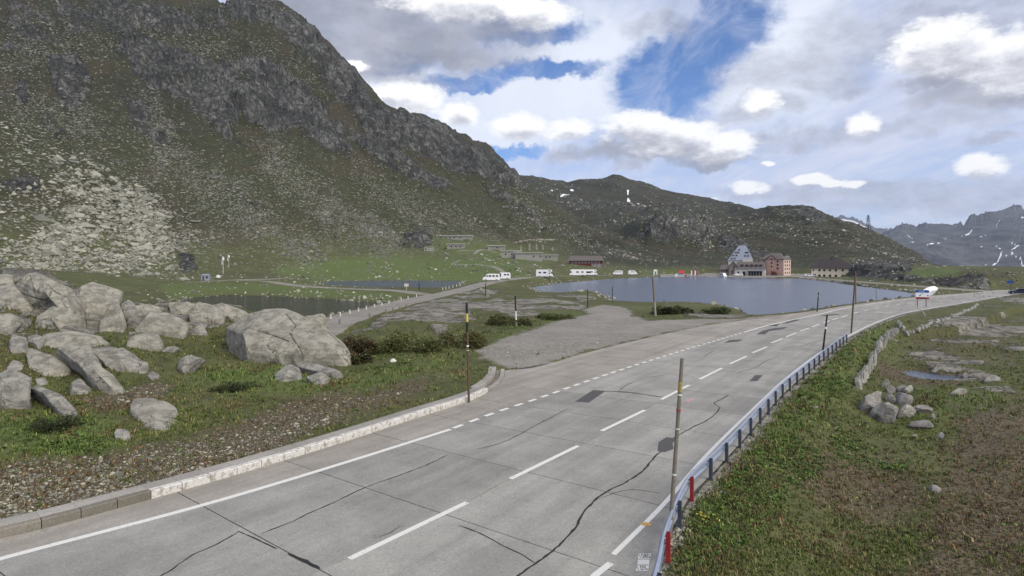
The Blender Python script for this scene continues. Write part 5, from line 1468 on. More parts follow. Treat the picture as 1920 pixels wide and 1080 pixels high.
BR = [
 ('pointed stone topping the back of the boulder heap', [(1653, 722), (1664, 706), (1671, 722), (1660, 730)], dict(lean=.5)),
 ('rounded stone at the back of the heap below the pointed one', [(1662, 738), (1665, 724), (1679, 721), (1678, 737)], dict(lean=.7)),
 ('reddish stone at the back of the boulder heap', [(1677, 727), (1690, 721), (1698, 726), (1691, 736), (1680, 735)], dict(lean=.7)),
 ('triangular stone at the right back of the heap', [(1693, 735), (1700, 724), (1708, 719), (1712, 733), (1700, 738)], dict(lean=.7)),
 ('dark flat stone lying on the left of the heap', [(1632, 742), (1640, 734), (1655, 733), (1656, 746), (1642, 750)], dict(lean=.95)),
 ('largest slab leaning at the left of the boulder heap', [(1607, 774), (1615, 755), (1622, 739), (1631, 737), (1656, 747), (1652, 757), (1641, 769), (1630, 774), (1620, 779)], dict(lean=1.0, T=.5)),
 ('front boulder of the heap split by a shadowed cleft', [(1629, 778), (1645, 760), (1660, 750), (1681, 758), (1685, 766), (1680, 797), (1650, 792), (1647, 783)], dict(lean=.7, T=.5)),
 ('upright stone in the middle of the boulder heap', [(1657, 750), (1665, 736), (1679, 741), (1681, 757)], dict(lean=.7)),
 ('tall peaked stone right of the heap middle', [(1679, 757), (1680, 738), (1688, 733), (1701, 744), (1716, 744), (1717, 759), (1695, 762)], dict(lean=.75)),
 ('pale rounded stone at the right front of the heap', [(1685, 780), (1692, 758), (1712, 763), (1716, 776), (1700, 786)], dict(lean=.75)),
 ('angular stone at the right end of the heap', [(1711, 764), (1725, 757), (1738, 755), (1748, 768), (1743, 777), (1715, 774)], dict(lean=.95)),
 ('long low boulder in front of the heap', [(1704, 802), (1712, 788), (1735, 784), (1758, 795), (1746, 803), (1715, 807)], dict(lean=.7)),
 ('small stone below the long low boulder', [(1754, 819), (1763, 811), (1773, 818), (1765, 826)], {}),
 ('tiny stone at the right tip of the heap', [(1744, 779), (1749, 775), (1755, 778), (1752, 788)], {}),
 ('tiny pale stone left of the long low boulder front', [(1707, 819), (1718, 813), (1721, 820)], {}),
 ('half buried stone alone on the grass right of the heap', [(1780, 739), (1795, 729), (1808, 727), (1817, 737), (1800, 742)], dict(lean=.9)),
 ('pointed stone at the right end of the puddle', [(1798, 707), (1812, 695), (1817, 710)], {}),
 ('low pale stone between pointed stone and right cairn', [(1816, 706), (1830, 701), (1843, 707), (1835, 710)], {}),
 ('lumpy stone at the far right end of the puddle rocks', [(1843, 714), (1860, 701), (1877, 713), (1860, 719)], {}),
 ('sharp grey slab tip poking out of the turf near the bottom right', [(1732, 907), (1757, 914), (1778, 924), (1757, 928)], dict(lean=1.5, T=.5)),
 ('rock with two lobes on the far slope under the road sign car', [(1864, 590), (1872, 583), (1884, 586), (1887, 594), (1872, 595)], {}),
 ('small white stone on the bedrock shelf', [(1782, 609), (1790, 604), (1795, 609), (1788, 611)], {}),
 ('low stone at the foot of the gravel verge', [(1522, 765), (1530, 760), (1536, 766), (1528, 770)], {}),
]
for i, (lb, px, kw) in enumerate(BR):
    boulder('boulder', lb, px, M['rock_c'] if i % 3 else M['rock_b'], group=RG, seed=60 + i, nth=40, nph=18, facets=14, power=.38, **kw)

# old white snow bank behind the direction sign
boulder('snow_bank', 'smooth dirty white snow bank on the lake shore behind the direction sign', [(1723, 551), (1731, 544.5), (1742, 540), (1751, 539.5), (1757, 544), (1752, 548), (1738, 552)], M['snow'], cat='snow bank', lean=.8, T=.5, facets=-5, rough=.03, Y=140, seed=90)

# ------------------------------------------------------------------ dry stone walls
def stone_mesh(r, w, d, h, slab_=False):
    mb = MB()
    v = []
    for z, k in ((-.25 * h, 1.0), (h * .55, r.uniform(.85, 1.0)), (h, r.uniform(.3, .7))):
        for (a, b) in ((-1, -1), (1, -1), (1, 1), (-1, 1)):
            v.append((a * w / 2 * k * r.uniform(.8, 1.1), b * d / 2 * k * r.uniform(.8, 1.1), z * r.uniform(.92, 1.05)))
    f = [(3, 2, 1, 0), (8, 9, 10, 11)]
    for L in (0, 4):
        for i in range(4):
            j = (i + 1) % 4
            f.append((L+i, L+j, L+4+j, L+4+i))
    me = bpy.data.meshes.new('stone'); me.from_pydata(v, [], f); me.update()
    me.materials.append(M['stone_wall'])
    return me
rs_ = np.random.default_rng(5)
STONES = [stone_mesh(rs_, *dim) for dim in ((.95, .42, 1.15), (.85, .4, .95), (1.0, .45, .8), (.7, .4, 1.25), (.9, .5, .6), (.6, .5, .45))]
def stone_row(label, pts, step, hs, pick):
    line = [hit(a, b) for a, b in pts]
    L = resample(np.array([tuple(p)[:2] for p in line]), step)
    root = empty('stone_wall', (L[0][0], L[0][1], gz(*L[0])), label=label, cat='stone wall')
    for i, p in enumerate(L):
        d = L[min(i+1, len(L)-1)] - L[max(i-1, 0)]
        o = bpy.data.objects.new('stone', STONES[pick[int(rng.integers(len(pick)))]]); col.objects.link(o); o.parent = root
        o.location = Vector((p[0] + rng.normal(0, .07), p[1] + rng.normal(0, .07), gz(*p))) - root.location
        o.rotation_euler = (rng.normal(0, .13), rng.normal(0, .13), math.atan2(d[1], d[0]) + math.pi/2 * 0 + rng.normal(0, .22))
        k = hs * rng.uniform(.75, 1.2); o.scale = (k * .8, k, k)
    return root
stone_row('row of upright grey boundary slabs at the foot of the embankment by the boulder heap', [(1609, 728), (1620, 712), (1631, 690), (1641, 670), (1651, 652), (1660, 640), (1670, 632), (1682, 625)], .5, .68, [0, 1, 3])
stone_row('short tumbled stone row climbing from the field up to the road bend', [(1701, 628), (1692, 618), (1684, 608)], .55, .7, [1, 2, 4])
stone_row('low dry stone wall running along the field under the far road', [(1706, 626), (1722, 620), (1738, 612), (1752, 606), (1768, 602), (1788, 594), (1808, 585), (1826, 578), (1832, 572)], .6, .6, [2, 4, 4, 5])
stone_row('loose stones on the bank below the direction sign', [(1722, 580), (1730, 586), (1735, 594)], 1.3, .55, [4, 5])

# ------------------------------------------------------------------ scree: stones nobody could count
def rock_cloud(name, pos, size, mat, seed=3, kind='stuff', sun_lift=None):
    r = np.random.default_rng(seed)
    n = len(pos)
    base = np.array([(1, 0, 0), (-1, 0, 0), (0, 1, 0), (0, -1, 0), (0, 0, 1), (0, 0, -1), (.6, .6, .55), (-.6, -.5, .6)], float)
    tri = np.array([(4, 6, 2), (4, 0, 6), (6, 0, 2), (4, 2, 1), (4, 1, 7), (7, 1, 3), (4, 7, 3), (4, 3, 0), (5, 2, 0), (5, 1, 2), (5, 3, 1), (5, 0, 3)])
    v = base[None] * r.uniform(.65, 1.25, (n, 8, 1)) * np.stack([r.uniform(.7, 1.5, n), r.uniform(.7, 1.3, n), r.uniform(.6, 1.1, n)], -1)[:, None, :]
    an = r.uniform(0, 6.28, n); c, s_ = np.cos(an), np.sin(an)
    x = v[..., 0] * c[:, None] - v[..., 1] * s_[:, None]; y = v[..., 0] * s_[:, None] + v[..., 1] * c[:, None]
    v = np.stack([x, y, v[..., 2]], -1) * size[:, None, None] * .5 + pos[:, None, :]
    f = (tri[None] + (np.arange(n) * 8)[:, None, None]).reshape(-1, 3)
    o = mesh_np(name, v.reshape(-1, 3), f, mat, False)
    tone = r.uniform(0, 1, n)
    if sun_lift is not None: tone = tone * .6 + .30 * sun_lift  # lighter stone tone stands for sunlight
    tone = np.repeat(tone, 8)
    add_attr(o, 'tone', np.stack([tone, tone, tone, np.ones_like(tone)], -1))
    tag(o, kind=kind)
    return o
def scree_material():
    m, t, b = material('scree_stone')
    a = t.new('ShaderNodeAttribute'); a.attribute_name = 'tone'
    pos = t.new('ShaderNodeNewGeometry').outputs['Position']
    g = t.ramp(a.outputs['Fac'], [(0, (.085, .086, .070)), (.5, (.185, .183, .150)), (1, (.38, .37, .30))])
    g = t.mix(1.0, g, t.ramp(t.noise(pos, 1.3, 4, .65), [(.3, .7), (.7, 1.25)]), 'MULTIPLY')
    t.link(g, b.inputs['Base Color']); b.inputs['Roughness'].default_value = .95
    return m
M['scree'] = scree_material()
def scatter(weight, n, seed):
    r = np.random.default_rng(seed)
    w = weight.ravel().astype(float); w /= w.sum()
    k = r.choice(len(w), n, p=w)
    i, j = np.unravel_index(k, weight.shape)
    fu = r.uniform(0, 1, n); fr = r.uniform(0, 1, n)
    i = np.minimum(i, NU - 2); j = np.minimum(j, NR - 2)
    def lerp(A): return (A[i, j] * (1-fu) + A[i+1, j] * fu) * (1-fr) + (A[i, j+1] * (1-fu) + A[i+1, j+1] * fu) * fr
    return np.stack([lerp(XX), lerp(YY), lerp(ZT)], -1), i, j
dPY = np.zeros_like(PYF); dPY[:, :-1] = PYF[:, :-1] - PYF[:, 1:]
vis = np.clip(dPY, 0, 8) * np.gradient(US)[:, None]
inview = (UU > -60) & (UU < 1990)
clump = sstep(fbm(XX / 22 + S / 55, S / 120, 3, 4) + .5 * fbm(XX / 6, (YY + ZT) / 7, 5, 2), -.2, .4) ** 1.5
wgt = vis * inview * (YY > 215) * (YY < 900) * (scree ** 1.2) * (1 - .75 * (rock > .6)) * (.08 + clump) * (1 - np.clip(grav * 1.5, 0, 1)) * (~in_l)
p, i, j = scatter(wgt, 34000, 21)
sz = np.exp(rng.normal(0, .55, len(p))) * (p[:, 1] / 400) ** .8 * 1.25
sun_patch = sstep(-(p[:, 0] / p[:, 1]), .45, .62) * (p[:, 1] < 420)  # lower-left stones paler and larger, a sun patch put into their colour
sz = np.clip(sz, .5, 6.0) * (0.62 + .6 * sun_patch)
rock_cloud('scree', p, sz, M['scree'], sun_lift=sun_patch)
# scattered stones on the pond banks, the middle hills and the near verge
wgt = vis * inview * (YY > 120) * (YY < 420) * (ZT < 14) * (scree < .25) * (1 - np.clip(grav * 1.5, 0, 1)) * (~in_l) * (.05 + clump ** 2)
p, i, j = scatter(wgt, 1500, 22)
rock_cloud('scattered_stones', p, np.exp(rng.normal(-.25, .4, len(p))) * (p[:, 1] / 260) ** .7, M['scree'], 9)
wgt = vis * (UU > 960) * inview * (YY > 480) * (YY < 1900) * (ZT > 5) * (.05 + clump) * (.15 + rock + 1.2 * scree)
p, i, j = scatter(wgt, 6500, 23)
rock_cloud('scattered_stones', p, np.clip(np.exp(rng.normal(0, .45, len(p))) * p[:, 1] / 560, .5, 5), M['scree'], 10)
# shore stones round the lakes
for pl, n, sd_ in ((lakes[0], 700, 1), (lakes[1], 260, 2), (lakes[2], 200, 3)):
    L = resample(np.concatenate([pl, pl[:1]]), .3); k = rng.integers(0, len(L), n)
    q = L[k] + rng.normal(0, .9, (n, 2)); keep = np.array([(not in_poly(np.array([a]), np.array([b]), road_poly)[0]) and b > 60 for a, b in q]); q = q[keep]
    pp = np.array([(a, b, max(gz(a, b), Z_W - .1)) for a, b in q])
    rock_cloud('shore_stones', pp, np.exp(rng.normal(-.7, .5, len(pp))), M['scree'], 30 + sd_)
# gravel and grit near the road
wgt = vis * (YY < 60) * inview * np.clip(grav - .2, 0, 1) + vis * inview * (YY < 45) * np.clip(brown - .45, 0, 1) * .8 * (UU < 900)
wgt = wgt * (~ins_r)
p, i, j = scatter(wgt, 9000, 24)
rock_cloud('grit', p, np.exp(rng.normal(-2.75, .45, len(p))), M['scree'], 12)
ORD = ['first', 'second', 'third', 'fourth', 'fifth', 'sixth', 'seventh', 'eighth', 'ninth', 'tenth', 'eleventh', 'twelfth']
# ------------------------------------------------------------------ buildings
_win_cache = {}
def window(parent, x, y, z, w, h, face='front', frame=None, glass=None):
    """window centred at (x, z) in the wall plane; face gives the side of the house"""
    key = (round(w, 2), round(h, 2), face, frame.name if frame else '')
    if key not in _win_cache:
        a = MB(); t = .12
        def bx(mb, x0, x1, z0, z1, d0, d1):
            if face == 'front': mb.box(x0, x1, -d1, -d0, z0, z1)
            elif face == 'right': mb.box(d0, d1, x0, x1, z0, z1)
            elif face == 'left': mb.box(-d1, -d0, x0, x1, z0, z1)
        bx(a, -w/2-t, w/2+t, h/2, h/2+t, -.05, .06); bx(a, -w/2-t, w/2+t, -h/2-t, -h/2, -.05, .10)
        bx(a, -w/2-t, -w/2, -h/2, h/2, -.05, .06); bx(a, w/2, w/2+t, -h/2, h/2, -.05, .06)
        m1 = bpy.data.meshes.new('window'); m1.from_pydata(a.v, [], a.f); m1.materials.append(frame or M['grey_wall'])
        g = MB(); bx(g, -w/2, w/2, -h/2, h/2, -.05, .025)
        m2 = bpy.data.meshes.new('pane'); m2.from_pydata(g.v, [], g.f); m2.materials.append(glass or M['glass'])
        _win_cache[key] = (m1, m2)
    m1, m2 = _win_cache[key]
    o = bpy.data.objects.new('window', m1); col.objects.link(o); o.parent = parent; o.location = (x, y, z)
    p = bpy.data.objects.new('pane', m2); col.objects.link(p); p.parent = o
    return o
def hip(mb, x0, x1, y0, y1, z0, z1, rx0, rx1, th=.25, ry=None):
    ym = (y0 + y1) / 2 if ry is None else ry
    v = [(x0, y0, z0), (x1, y0, z0), (x1, y1, z0), (x0, y1, z0), (rx0, ym, z1), (rx1, ym, z1), (x0, y0, z0-th), (x1, y0, z0-th), (x1, y1, z0-th), (x0, y1, z0-th)]
    n = len(mb.v); mb.v += v
    for f in ((0, 1, 5, 4), (1, 2, 5), (2, 3, 4, 5), (3, 0, 4), (6, 7, 1, 0), (7, 8, 2, 1), (8, 9, 3, 2), (9, 6, 0, 3), (9, 8, 7, 6)):
        mb.f.append(tuple(n + i for i in f))
    return mb
BLD = None
k = 362 / F
def broot(name, px, py, Y, rot, label, cat):
    p = P(px, py, Y)
    return empty(name, tuple(p), math.radians(rot), label, cat)
# pink hotel
h = broot('hotel', 1469, 518, 362, -42, 'tall pink five storey hotel with grey hipped roof on the lake quay', 'hotel')
W, D, E = 13.6, 13.0, 10.2
MB().box(-W, 0, 0, D, -1, E).build('wall', M['pink'], h)
MB().box(.0, .06, .35, D - .3, .0, E - .4).build('side_facade', M['pale_pink'], h)
x0g, x1g = -9.6, -4.6
MB().poly([]) if False else None
g = MB(); g.prism([(x0g, -.9), (x1g, -.9), (x1g, E), ((x0g+x1g)/2, E + 2.0), (x0g, E)], -.45, .0); g.build('gable_wall', M['pink'], h)
rf = hip(MB(), -W - .5, .5, -.6, D + .5, E + .0, E + 3.7, -W + 4.4, -4.4).build('roof', M['roof'], h)
g = MB(); g.prism([(x0g - .4, E - .1), ((x0g+x1g)/2, E + 2.0), (x1g + .4, E - .1), (x1g + .4, E + .2), ((x0g+x1g)/2, E + 2.35), (x0g - .4, E + .2)], -.75, 2.6); g.build('gable_roof', M['roof_dark'], h)
MB().box(-2.2, -1.4, 6, 6.8, E + .8, E + 3.6).build('chimney', M['roof_dark'], rf)
q = .332
for zc in (9.9, 7.8, 5.75): window(h, (1449 - 1469) * q, -.45, zc, 1.1, 1.15, frame=M['pale_pink'])
for zc in (8.7, 6.65, 4.6): window(h, (1459 - 1469) * q, 0, zc, 1.2, 1.15, frame=M['pale_pink'])
for zc in (6.8, 9.0): window(h, (1435 - 1469) * q, 0, zc, .9, 1.1, frame=M['pale_pink'])
window(h, (1448.5 - 1469) * q, -.45, 3.0, .7, .9, frame=M['pale_pink'])
for yc in (2.8, 6.4, 10):
    for zc in (2.0, 4.3, 6.4, 8.5): window(h, .06, yc, zc, 1.6, 1.2, 'right', frame=M['pale_pink'])
MB().box(-W + .3, -10.2, -.08, -.02, .1, 2.4).build('entrance', M['glass'], h)
a = MB(); a.prism([(-6.8, 1.6), (-5.0, 3.0), (-3.1, 1.6), (-3.1, 1.3), (-6.8, 1.3)], -2.2, -.5); a.build('porch_roof', M['barn_red'], h)
MB().box(-6.3, -3.6, -1.8, -.6, -.1, 1.3).build('porch', M['roof_dark'], h)
# link building with ochre wall
h = broot('link_building', 1432, 517.5, 361, -30, 'small ochre building squeezed between restaurant and pink hotel', 'building')
MB().box(-3.2, 0, 0, 6, -1, 7.4).build('wall', M['cream'], h)
MB().box(-3.6, .3, -.3, 6.2, 7.4, 7.7).build('roof', M['roof_dark'], h)
window(h, -1.5, 0, 5.7, 1.2, 1.0); window(h, -1.5, 0, 3.6, 1.4, .8)
# restaurant
h = broot('restaurant', 1406, 517.5, 356, -24, 'low white restaurant with long dark roof, dormers and awning on the quay', 'restaurant')
k = 356 / F
W = 8.3
MB().box(-W, W, 0, 10, -1, 4.3).build('wall', M['white_wall'], h)
g = MB(); g.v += [(-W-.5, -.6, 4.2), (W+.5, -.6, 4.2), (W+.5, 10.6, 4.2), (-W-.5, 10.6, 4.2), (-W+1, 5, 8.2), (W-.6, 5, 8.2)]
g.f += [(0, 1, 5, 4), (1, 2, 5), (2, 3, 4, 5), (3, 0, 4), (3, 2, 1, 0)]
rf = g.build('roof', M['roof'], h)
for x in (-4.3, -1.6, .9, 3.4, 5.8):
    d = MB().box(x - .75, x + .75, .9, 3, 5.4, 6.7).build('dormer', M['roof_dark'], rf)
MB().box(-1.2, 7.0, -2.6, -.0, 2.75, 2.95).build('awning', M['roof_dark'], h)
MB().box(-.9, 3.0, -.14, -.04, 3.35, 3.85).build('sign_band', M['white'], h); MB().box(3.6, 5.2, -.14, -.04, 3.35, 3.85).build('sign_band', M['white'], h)
MB().box(-.8, 6.5, -.1, -.03, .1, 2.6).build('glass_front', M['glass'], h)
for x in (.4, 1.9, 3.4, 4.9): MB().box(x, x + .22, -.2, -.11, 0, 2.7).build('post', M['white_wall'], h)
MB().box(-4.0, -2.4, -.1, -.03, 0, 2.6).build('door', M['glass'], h)
window(h, -6.3, 0, 1.9, .9, 1.1)
# chalet
h = broot('chalet', 1376, 516.5, 360, -14, 'small grey chalet with steep gable at the left end of the hotel group', 'house')
g = MB(); g.prism([(-2.8, -1), (2.8, -1), (2.8, 4.0), (0, 7.6), (-2.8, 4.0)], 0, 8); g.build('wall', M['grey_wall'], h)
g = MB(); g.prism([(-3.3, 3.4), (0, 7.7), (3.3, 3.4), (3.3, 3.8), (0, 8.15), (-3.3, 3.8)], -.5, 8.3); g.build('roof', M['roof'], h)
MB().box(-7.6, -2.8, 1.5, 7, -1, 3.6).build('side_wall', M['grey_wall'], h)
g = MB(); g.v += [(-8.2, .9, 3.5), (-2.6, .9, 3.5), (-2.6, 7.4, 3.5), (-8.2, 7.4, 3.5), (-6.6, 4.2, 6.2), (-1.2, 4.2, 6.4)]; g.f += [(0, 1, 5, 4), (2, 3, 4, 5), (3, 0, 4), (3, 2, 1, 0), (1, 2, 5)]
g.build('side_roof', M['roof'], h)
window(h, 0, 0, 4.9, 1.0, 1.3); window(h, -1.0, 0, 2.0, .8, 1.3); window(h, 1.2, 0, 2.0, .8, 1.3)
for x in (-6.6, -5.2, -3.8): window(h, x, 1.5, 2.6, .8, .9)
# old hospice with tall metal roof
h = broot('hospice', 1388, 515, 378, -22, 'tall old hospice under a steep blue grey metal roof behind the restaurant', 'hospice')
k = 378 / F; W = 7.4
MB().box(-W + .4, W - .4, .4, 13, -1, 8.8).build('wall', M['white_wall'], h)
rf = hip(MB(), -W, W, 0, 13.4, 8.9, 18.2, -1.0, 3.2).build('roof', M['roof_blue'], h)
for x, z in ((-5.0, 9.9), (-3.2, 9.9), (-4.1, 11.8), (-2.2, 11.8), (-2.6, 13.7), (-1.2, 13.7), (-.6, 15.4), (3.2, 13.6), (4.3, 13.6), (2.9, 11.6), (4.6, 11.6)):
    y = (z - 8.9) / 9.3 * 6.7
    MB().box(x - .38, x + .38, y - .55, y + .5, z - .25, z + .55).build('dormer', M['roof_dark'], rf)
MB().box(1.2, W - .2, -.9, 1.2, 5.8, 9.6).build('front_wall', M['white_wall'], h)
MB().box(1.0, 1.25, -.7, 6, 9.3, 17.4).build('ridge_rib', M['roof_dark'], rf) if False else None
MB().tube((2.0, 6.7, 18), (2.0, 6.7, 20.6), .15, .1, 6).tube((2.9, 6.7, 18), (2.9, 6.7, 21.2), .12, .1, 6).tube((2.0, 6.7, 20.2), (2.9, 6.7, 20.2), .08, .08, 6).build('aerial', M['steel_dark'], h)
# cream customs house
h = broot('customs_house', 1561, 521.5, 334, -31, 'long cream house with dark hipped roof and two rows of windows by the lake', 'house')
W, D, E = 10.3, 10.5, 5.6
MB().box(-W, W, 0, D, -1.5, E).build('wall', M['cream'], h)
MB().box(-W - .02, W + .02, -.06, 0, 2.75, 3.0).build('string_course', M['offwhite'], h)
rf = hip(MB(), -W - .8, W + .8, -.8, D + .8, E, E + 4.9, -W + 5.8, W - 6.2).build('roof', M['roof_dark'], h)
MB().box(-1.0, -.3, 4.6, 5.4, E + 4.2, E + 5.8).build('chimney', M['roof_dark'], rf)
for x in (-9.4, -6.4, -4.0, -1.2, 1.6, 4.9, 8.0, 9.4):
    window(h, x, 0, 4.3, 1.0 if abs(x) < 6.5 else .6, 1.2, frame=M['offwhite'])
for x in (-6.4, -4.0, -1.2, 1.6, 4.9):
    window(h, x, 0, 1.2, 1.15, 1.4, frame=M['offwhite'])
MB().box(-9.6, -8.2, -.08, -.02, -.2, 2.2).build('door', M['glass'], h)
for yc in (3, 7): window(h, W, yc, 4.3, 1.0, 1.2, 'right', frame=M['offwhite'])
g = MB(); g.v += [(W + 1.0, 2, -1.5), (W + 3.6, 2, -1.5), (W + 2.2, 2, 7.0), (W + 1.2, 2, 7.4), (W + 1.0, 9, -1.5), (W + 3.6, 9, -1.5), (W + 2.2, 9, 7.0), (W + 1.2, 9, 7.4)]
g.f += [(0, 1, 2, 3), (7, 6, 5, 4), (1, 5, 6, 2), (0, 3, 7, 4), (3, 2, 6, 7), (0, 4, 5, 1)]
g.build('buttress_wall', M['offwhite'], h)
# red barrack
p = at(1098, 498); 
h = empty('barrack', tuple(p), math.radians(-10), 'long dark red wooden barrack with grey roof on the slope above the motorhomes', 'barrack')
k = p.y / F; W = 31 * k
zb = 0
MB().box(-W, W, 0, 8, -3.0, 9.5 * k).build('wall', M['barn_red'], h)
g = MB(); g.v += [(-W-.8, -1, 9.0*k), (W+.8, -1, 9.0*k), (W+.8, 9, 9.0*k), (-W-.8, 9, 9.0*k), (-W+.3, 4, 18.5*k), (W-.3, 4, 18.5*k)]; g.f += [(0, 1, 5, 4), (1, 2, 5), (2, 3, 4, 5), (3, 0, 4), (3, 2, 1, 0)]
g.build('roof', M['roof'], h)
for i in range(9): window(h, -W + 2.0 + i * (2 * W - 4) / 8, 0, 6.2 * k, .8, .9, frame=M['white'])
MB().box(W * .35, W - .1, -.6, 0, -2.8, 3.0 * k).build('basement', M['grey_wall'], h)
window(h, W * .55, -.6, 0, .7, .8, frame=M['white']); window(h, W * .8, -.6, 0, .7, .8, frame=M['white'])

# fort on the slope
def bunker(label, x0, x1, yt, yb, Y=None, depth=5, wins=(), mat=None, wz=.55, roof=True):
    p = at((x0 + x1) / 2, yb) if Y is None else P((x0 + x1) / 2, yb, Y)
    k = p.y / F
    r = empty('bunker', tuple(p), math.radians(-3), label, 'bunker', 'old fort buildings on the slope')
    w = (x1 - x0) * k / 2; hh = (yb - yt) * k
    MB().box(-w, w, 0, depth, -2.5, hh).build('wall', mat or M['bunker'], r)
    if roof: MB().box(-w - .5, w + .5, -.6, depth, hh, hh + .9 * k).build('roof_slab', M['offwhite'], r)
    for x in wins: window(r, (x - (x0 + x1) / 2) * k, 0, hh * wz, min(1.2, 3.2 * k), min(1.3, hh * .42), frame=M['offwhite'])
    return r
bunker('long low concrete fort gallery highest on the slope', 813, 884, 442, 449.5, depth=8, wins=(820, 828, 836, 844, 852, 863))
bunker('short grey fort block below the long gallery', 838, 870, 458, 467, depth=6, wins=(846, 855, 863))
bunker('flat roofed fort shelter with dark opening beside the winding path', 915, 946, 461, 468, depth=6, wins=(932,))
bunker('stone fort wall stepped behind the longest fort front', 940, 977, 471, 484, depth=5, mat=M['stone_wall'], wins=(948, 960))
bunker('longest stone fort front with dark doorways', 966, 1017, 474.5, 488, depth=5, mat=M['stone_wall'], wins=(1001, 1013))
bunker('low stone fort block left of the red barrack', 1014, 1046, 478.5, 487.5, depth=5, mat=M['stone_wall'], wins=(1024, 1031))
bunker('little stone dugout under the left fort rocks', 795, 812, 464, 471, depth=4, mat=M['stone_wall'], wins=(798,), roof=False)
ORD5 = ['first', 'second', 'third', 'fourth', 'fifth']
for i, (x, yt, yb) in enumerate(((977, 461, 469), (993, 457, 469), (1006, 458, 468), (1018, 459, 468), (1036, 463, 470))):
    p = at(x, yb); k = p.y / F
    o = stone = link_mesh('stone_pillar', [], [], M['offwhite']) if False else None
    r = np.random.default_rng(i + 40)
    mb = MB(); w = .75; hh = (yb - yt) * k
    mb.v += [(-w, -w, -1), (w, -w, -1), (w, w, -1), (-w, w, -1)] + [(a * w * r.uniform(.7, .95), b * w * r.uniform(.7, .95), hh * r.uniform(.93, 1.03)) for a, b in ((-1, -1), (1, -1), (1, 1), (-1, 1))]
    mb.f += [(3, 2, 1, 0), (4, 5, 6, 7), (0, 1, 5, 4), (1, 2, 6, 5), (2, 3, 7, 6), (3, 0, 4, 7)]
    o = mb.build('stone_pillar', M['bunker']); o.location = p
    tag(o, ORD5[i] + ' from the left of five pale stone pillars above the fort front', 'stone pillar', 'stone pillars above the fort')

# shed and masts on the gravel spur at the left
p = at(385, 526); k = p.y / F
h = empty('shed', tuple(p), math.radians(18), 'small blue grey shed at the end of the gravel track under the scree', 'shed')
MB().box(-7 * k, 7 * k, 0, 2.6, -.3, 10 * k).build('wall', simple('blue_grey_boards', (.24, .27, .33), .7), h)
hip(MB(), -7.6 * k, 7.6 * k, -.2, 2.8, 10 * k, 12.2 * k, -4 * k, 4 * k, .1).build('roof', M['steel'], h)
window(h, 2.6 * k, 0, 6 * k, .6, .7); MB().box(-5 * k, -1.8 * k, -.05, 0, 0, 8 * k).build('door', M['steel_dark'], h)
for lb, x, yb, yt in (('white weather mast with instrument boxes, left of the pair near the shed', 418.5, 514, 481), ('thinner white weather mast, right of the pair near the shed', 429, 502, 478)):
    p = at(x, yb); k = p.y / F; hh = (yb - yt) * k
    r = empty('weather_mast', tuple(p), 0, lb, 'mast', 'weather masts near the shed')
    MB().tube((0, 0, -.3), (0, 0, hh), .11, .08, 8).build('pole', M['offwhite'], r)
    MB().box(-.35, .35, -.3, .3, hh * .78, hh * .98).build('instrument_box', M['white'], r)
    MB().box(-.6, -.42, -.2, .2, hh * .55, hh * .75).build('instrument_box', M['white'], r)
p = at(410, 521); r = boulder('boulder', 'pale boulder beside the weather masts and shed', [(404, 522), (407, 516), (412, 515), (414, 522)], M['offwhite'], group=LG, Y=p.y, seed=88)

# kiosk, hut, parasols on the far shore
def qp_(px, py=517.0): return P(px, py, 352)
p = qp_(1277, 518); k = p.y / F
h = empty('kiosk', tuple(p), math.radians(-15), 'red roofed souvenir kiosk with white counters on the far shore', 'kiosk')
MB().box(-6 * k, 6 * k, 0, 3, -.3, 5.5 * k).build('wall', M['offwhite'], h)
g = MB(); g.v += [(-5*k, -.8, 6*k), (6.5*k, -.8, 6*k), (6.5*k, 3, 6*k), (-5*k, 3, 6*k), (-4*k, 1.2, 11*k), (5.5*k, 1.2, 11*k)]; g.f += [(0, 1, 5, 4), (1, 2, 5), (2, 3, 4, 5), (3, 0, 4), (3, 2, 1, 0)]
g.build('roof', simple('bright_red_roof', (.45, .03, .05), .6), h)
MB().box(-11 * k, -6.4 * k, -.6, 1, -.2, 4.6 * k).build('counter', M['white'], h); MB().box(7 * k, 10 * k, -.4, .8, -.2, 3 * k).build('counter', M['red'], h)
for lb, x in (('red and white striped banner right of the kiosk, left of two', 1298), ('red and white striped banner right of the kiosk, right of two', 1305)):
    p = qp_(x, 517.5); r = empty('banner', tuple(p), math.radians(-10), lb, 'banner', 'banners beside the kiosk')
    MB().tube((0, 0, -.2), (0, 0, 3.2), .05, .05, 6).build('post', M['steel'], r)
    MB().box(-.75, .0, -.04, .04, .5, 3.1).build('white_half', M['white'], r); MB().box(.05, .75, -.04, .04, .5, 3.1).build('red_half', M['red'], r)
for lb, x in (('red folding table by the kiosk counters', 1289), ('red folding table beyond the banners', 1311)):
    p = qp_(x, 517.8); r = empty('table', tuple(p), 0, lb, 'table', 'red tables by the kiosk')
    MB().box(-.9, .9, -.4, .4, .72, .78).build('tabletop', M['red'], r)
    for a in (-.75, .75): MB().box(a - .04, a + .04, -.3, .3, -.2, .72).build('leg', M['steel_dark'], r)
p = at(1229, 516); k = p.y / F
h = empty('hut', tuple(p), math.radians(-12), 'tiny white rounded hut with green door on the far shore', 'hut')
MB().box(-3.6 * k, 3.6 * k, 0, 2.2, -.4, 8 * k).build('wall', M['white'], h); hip(MB(), -3.9*k, 3.9*k, -.15, 2.4, 8*k, 10.5*k, -2*k, 2*k, .1).build('roof', M['offwhite'], h)
MB().box(-1.0 * k, 1.4 * k, -.06, 0, 0, 6.5 * k).build('door', simple('green_door', (.08, .2, .1), .6), h)

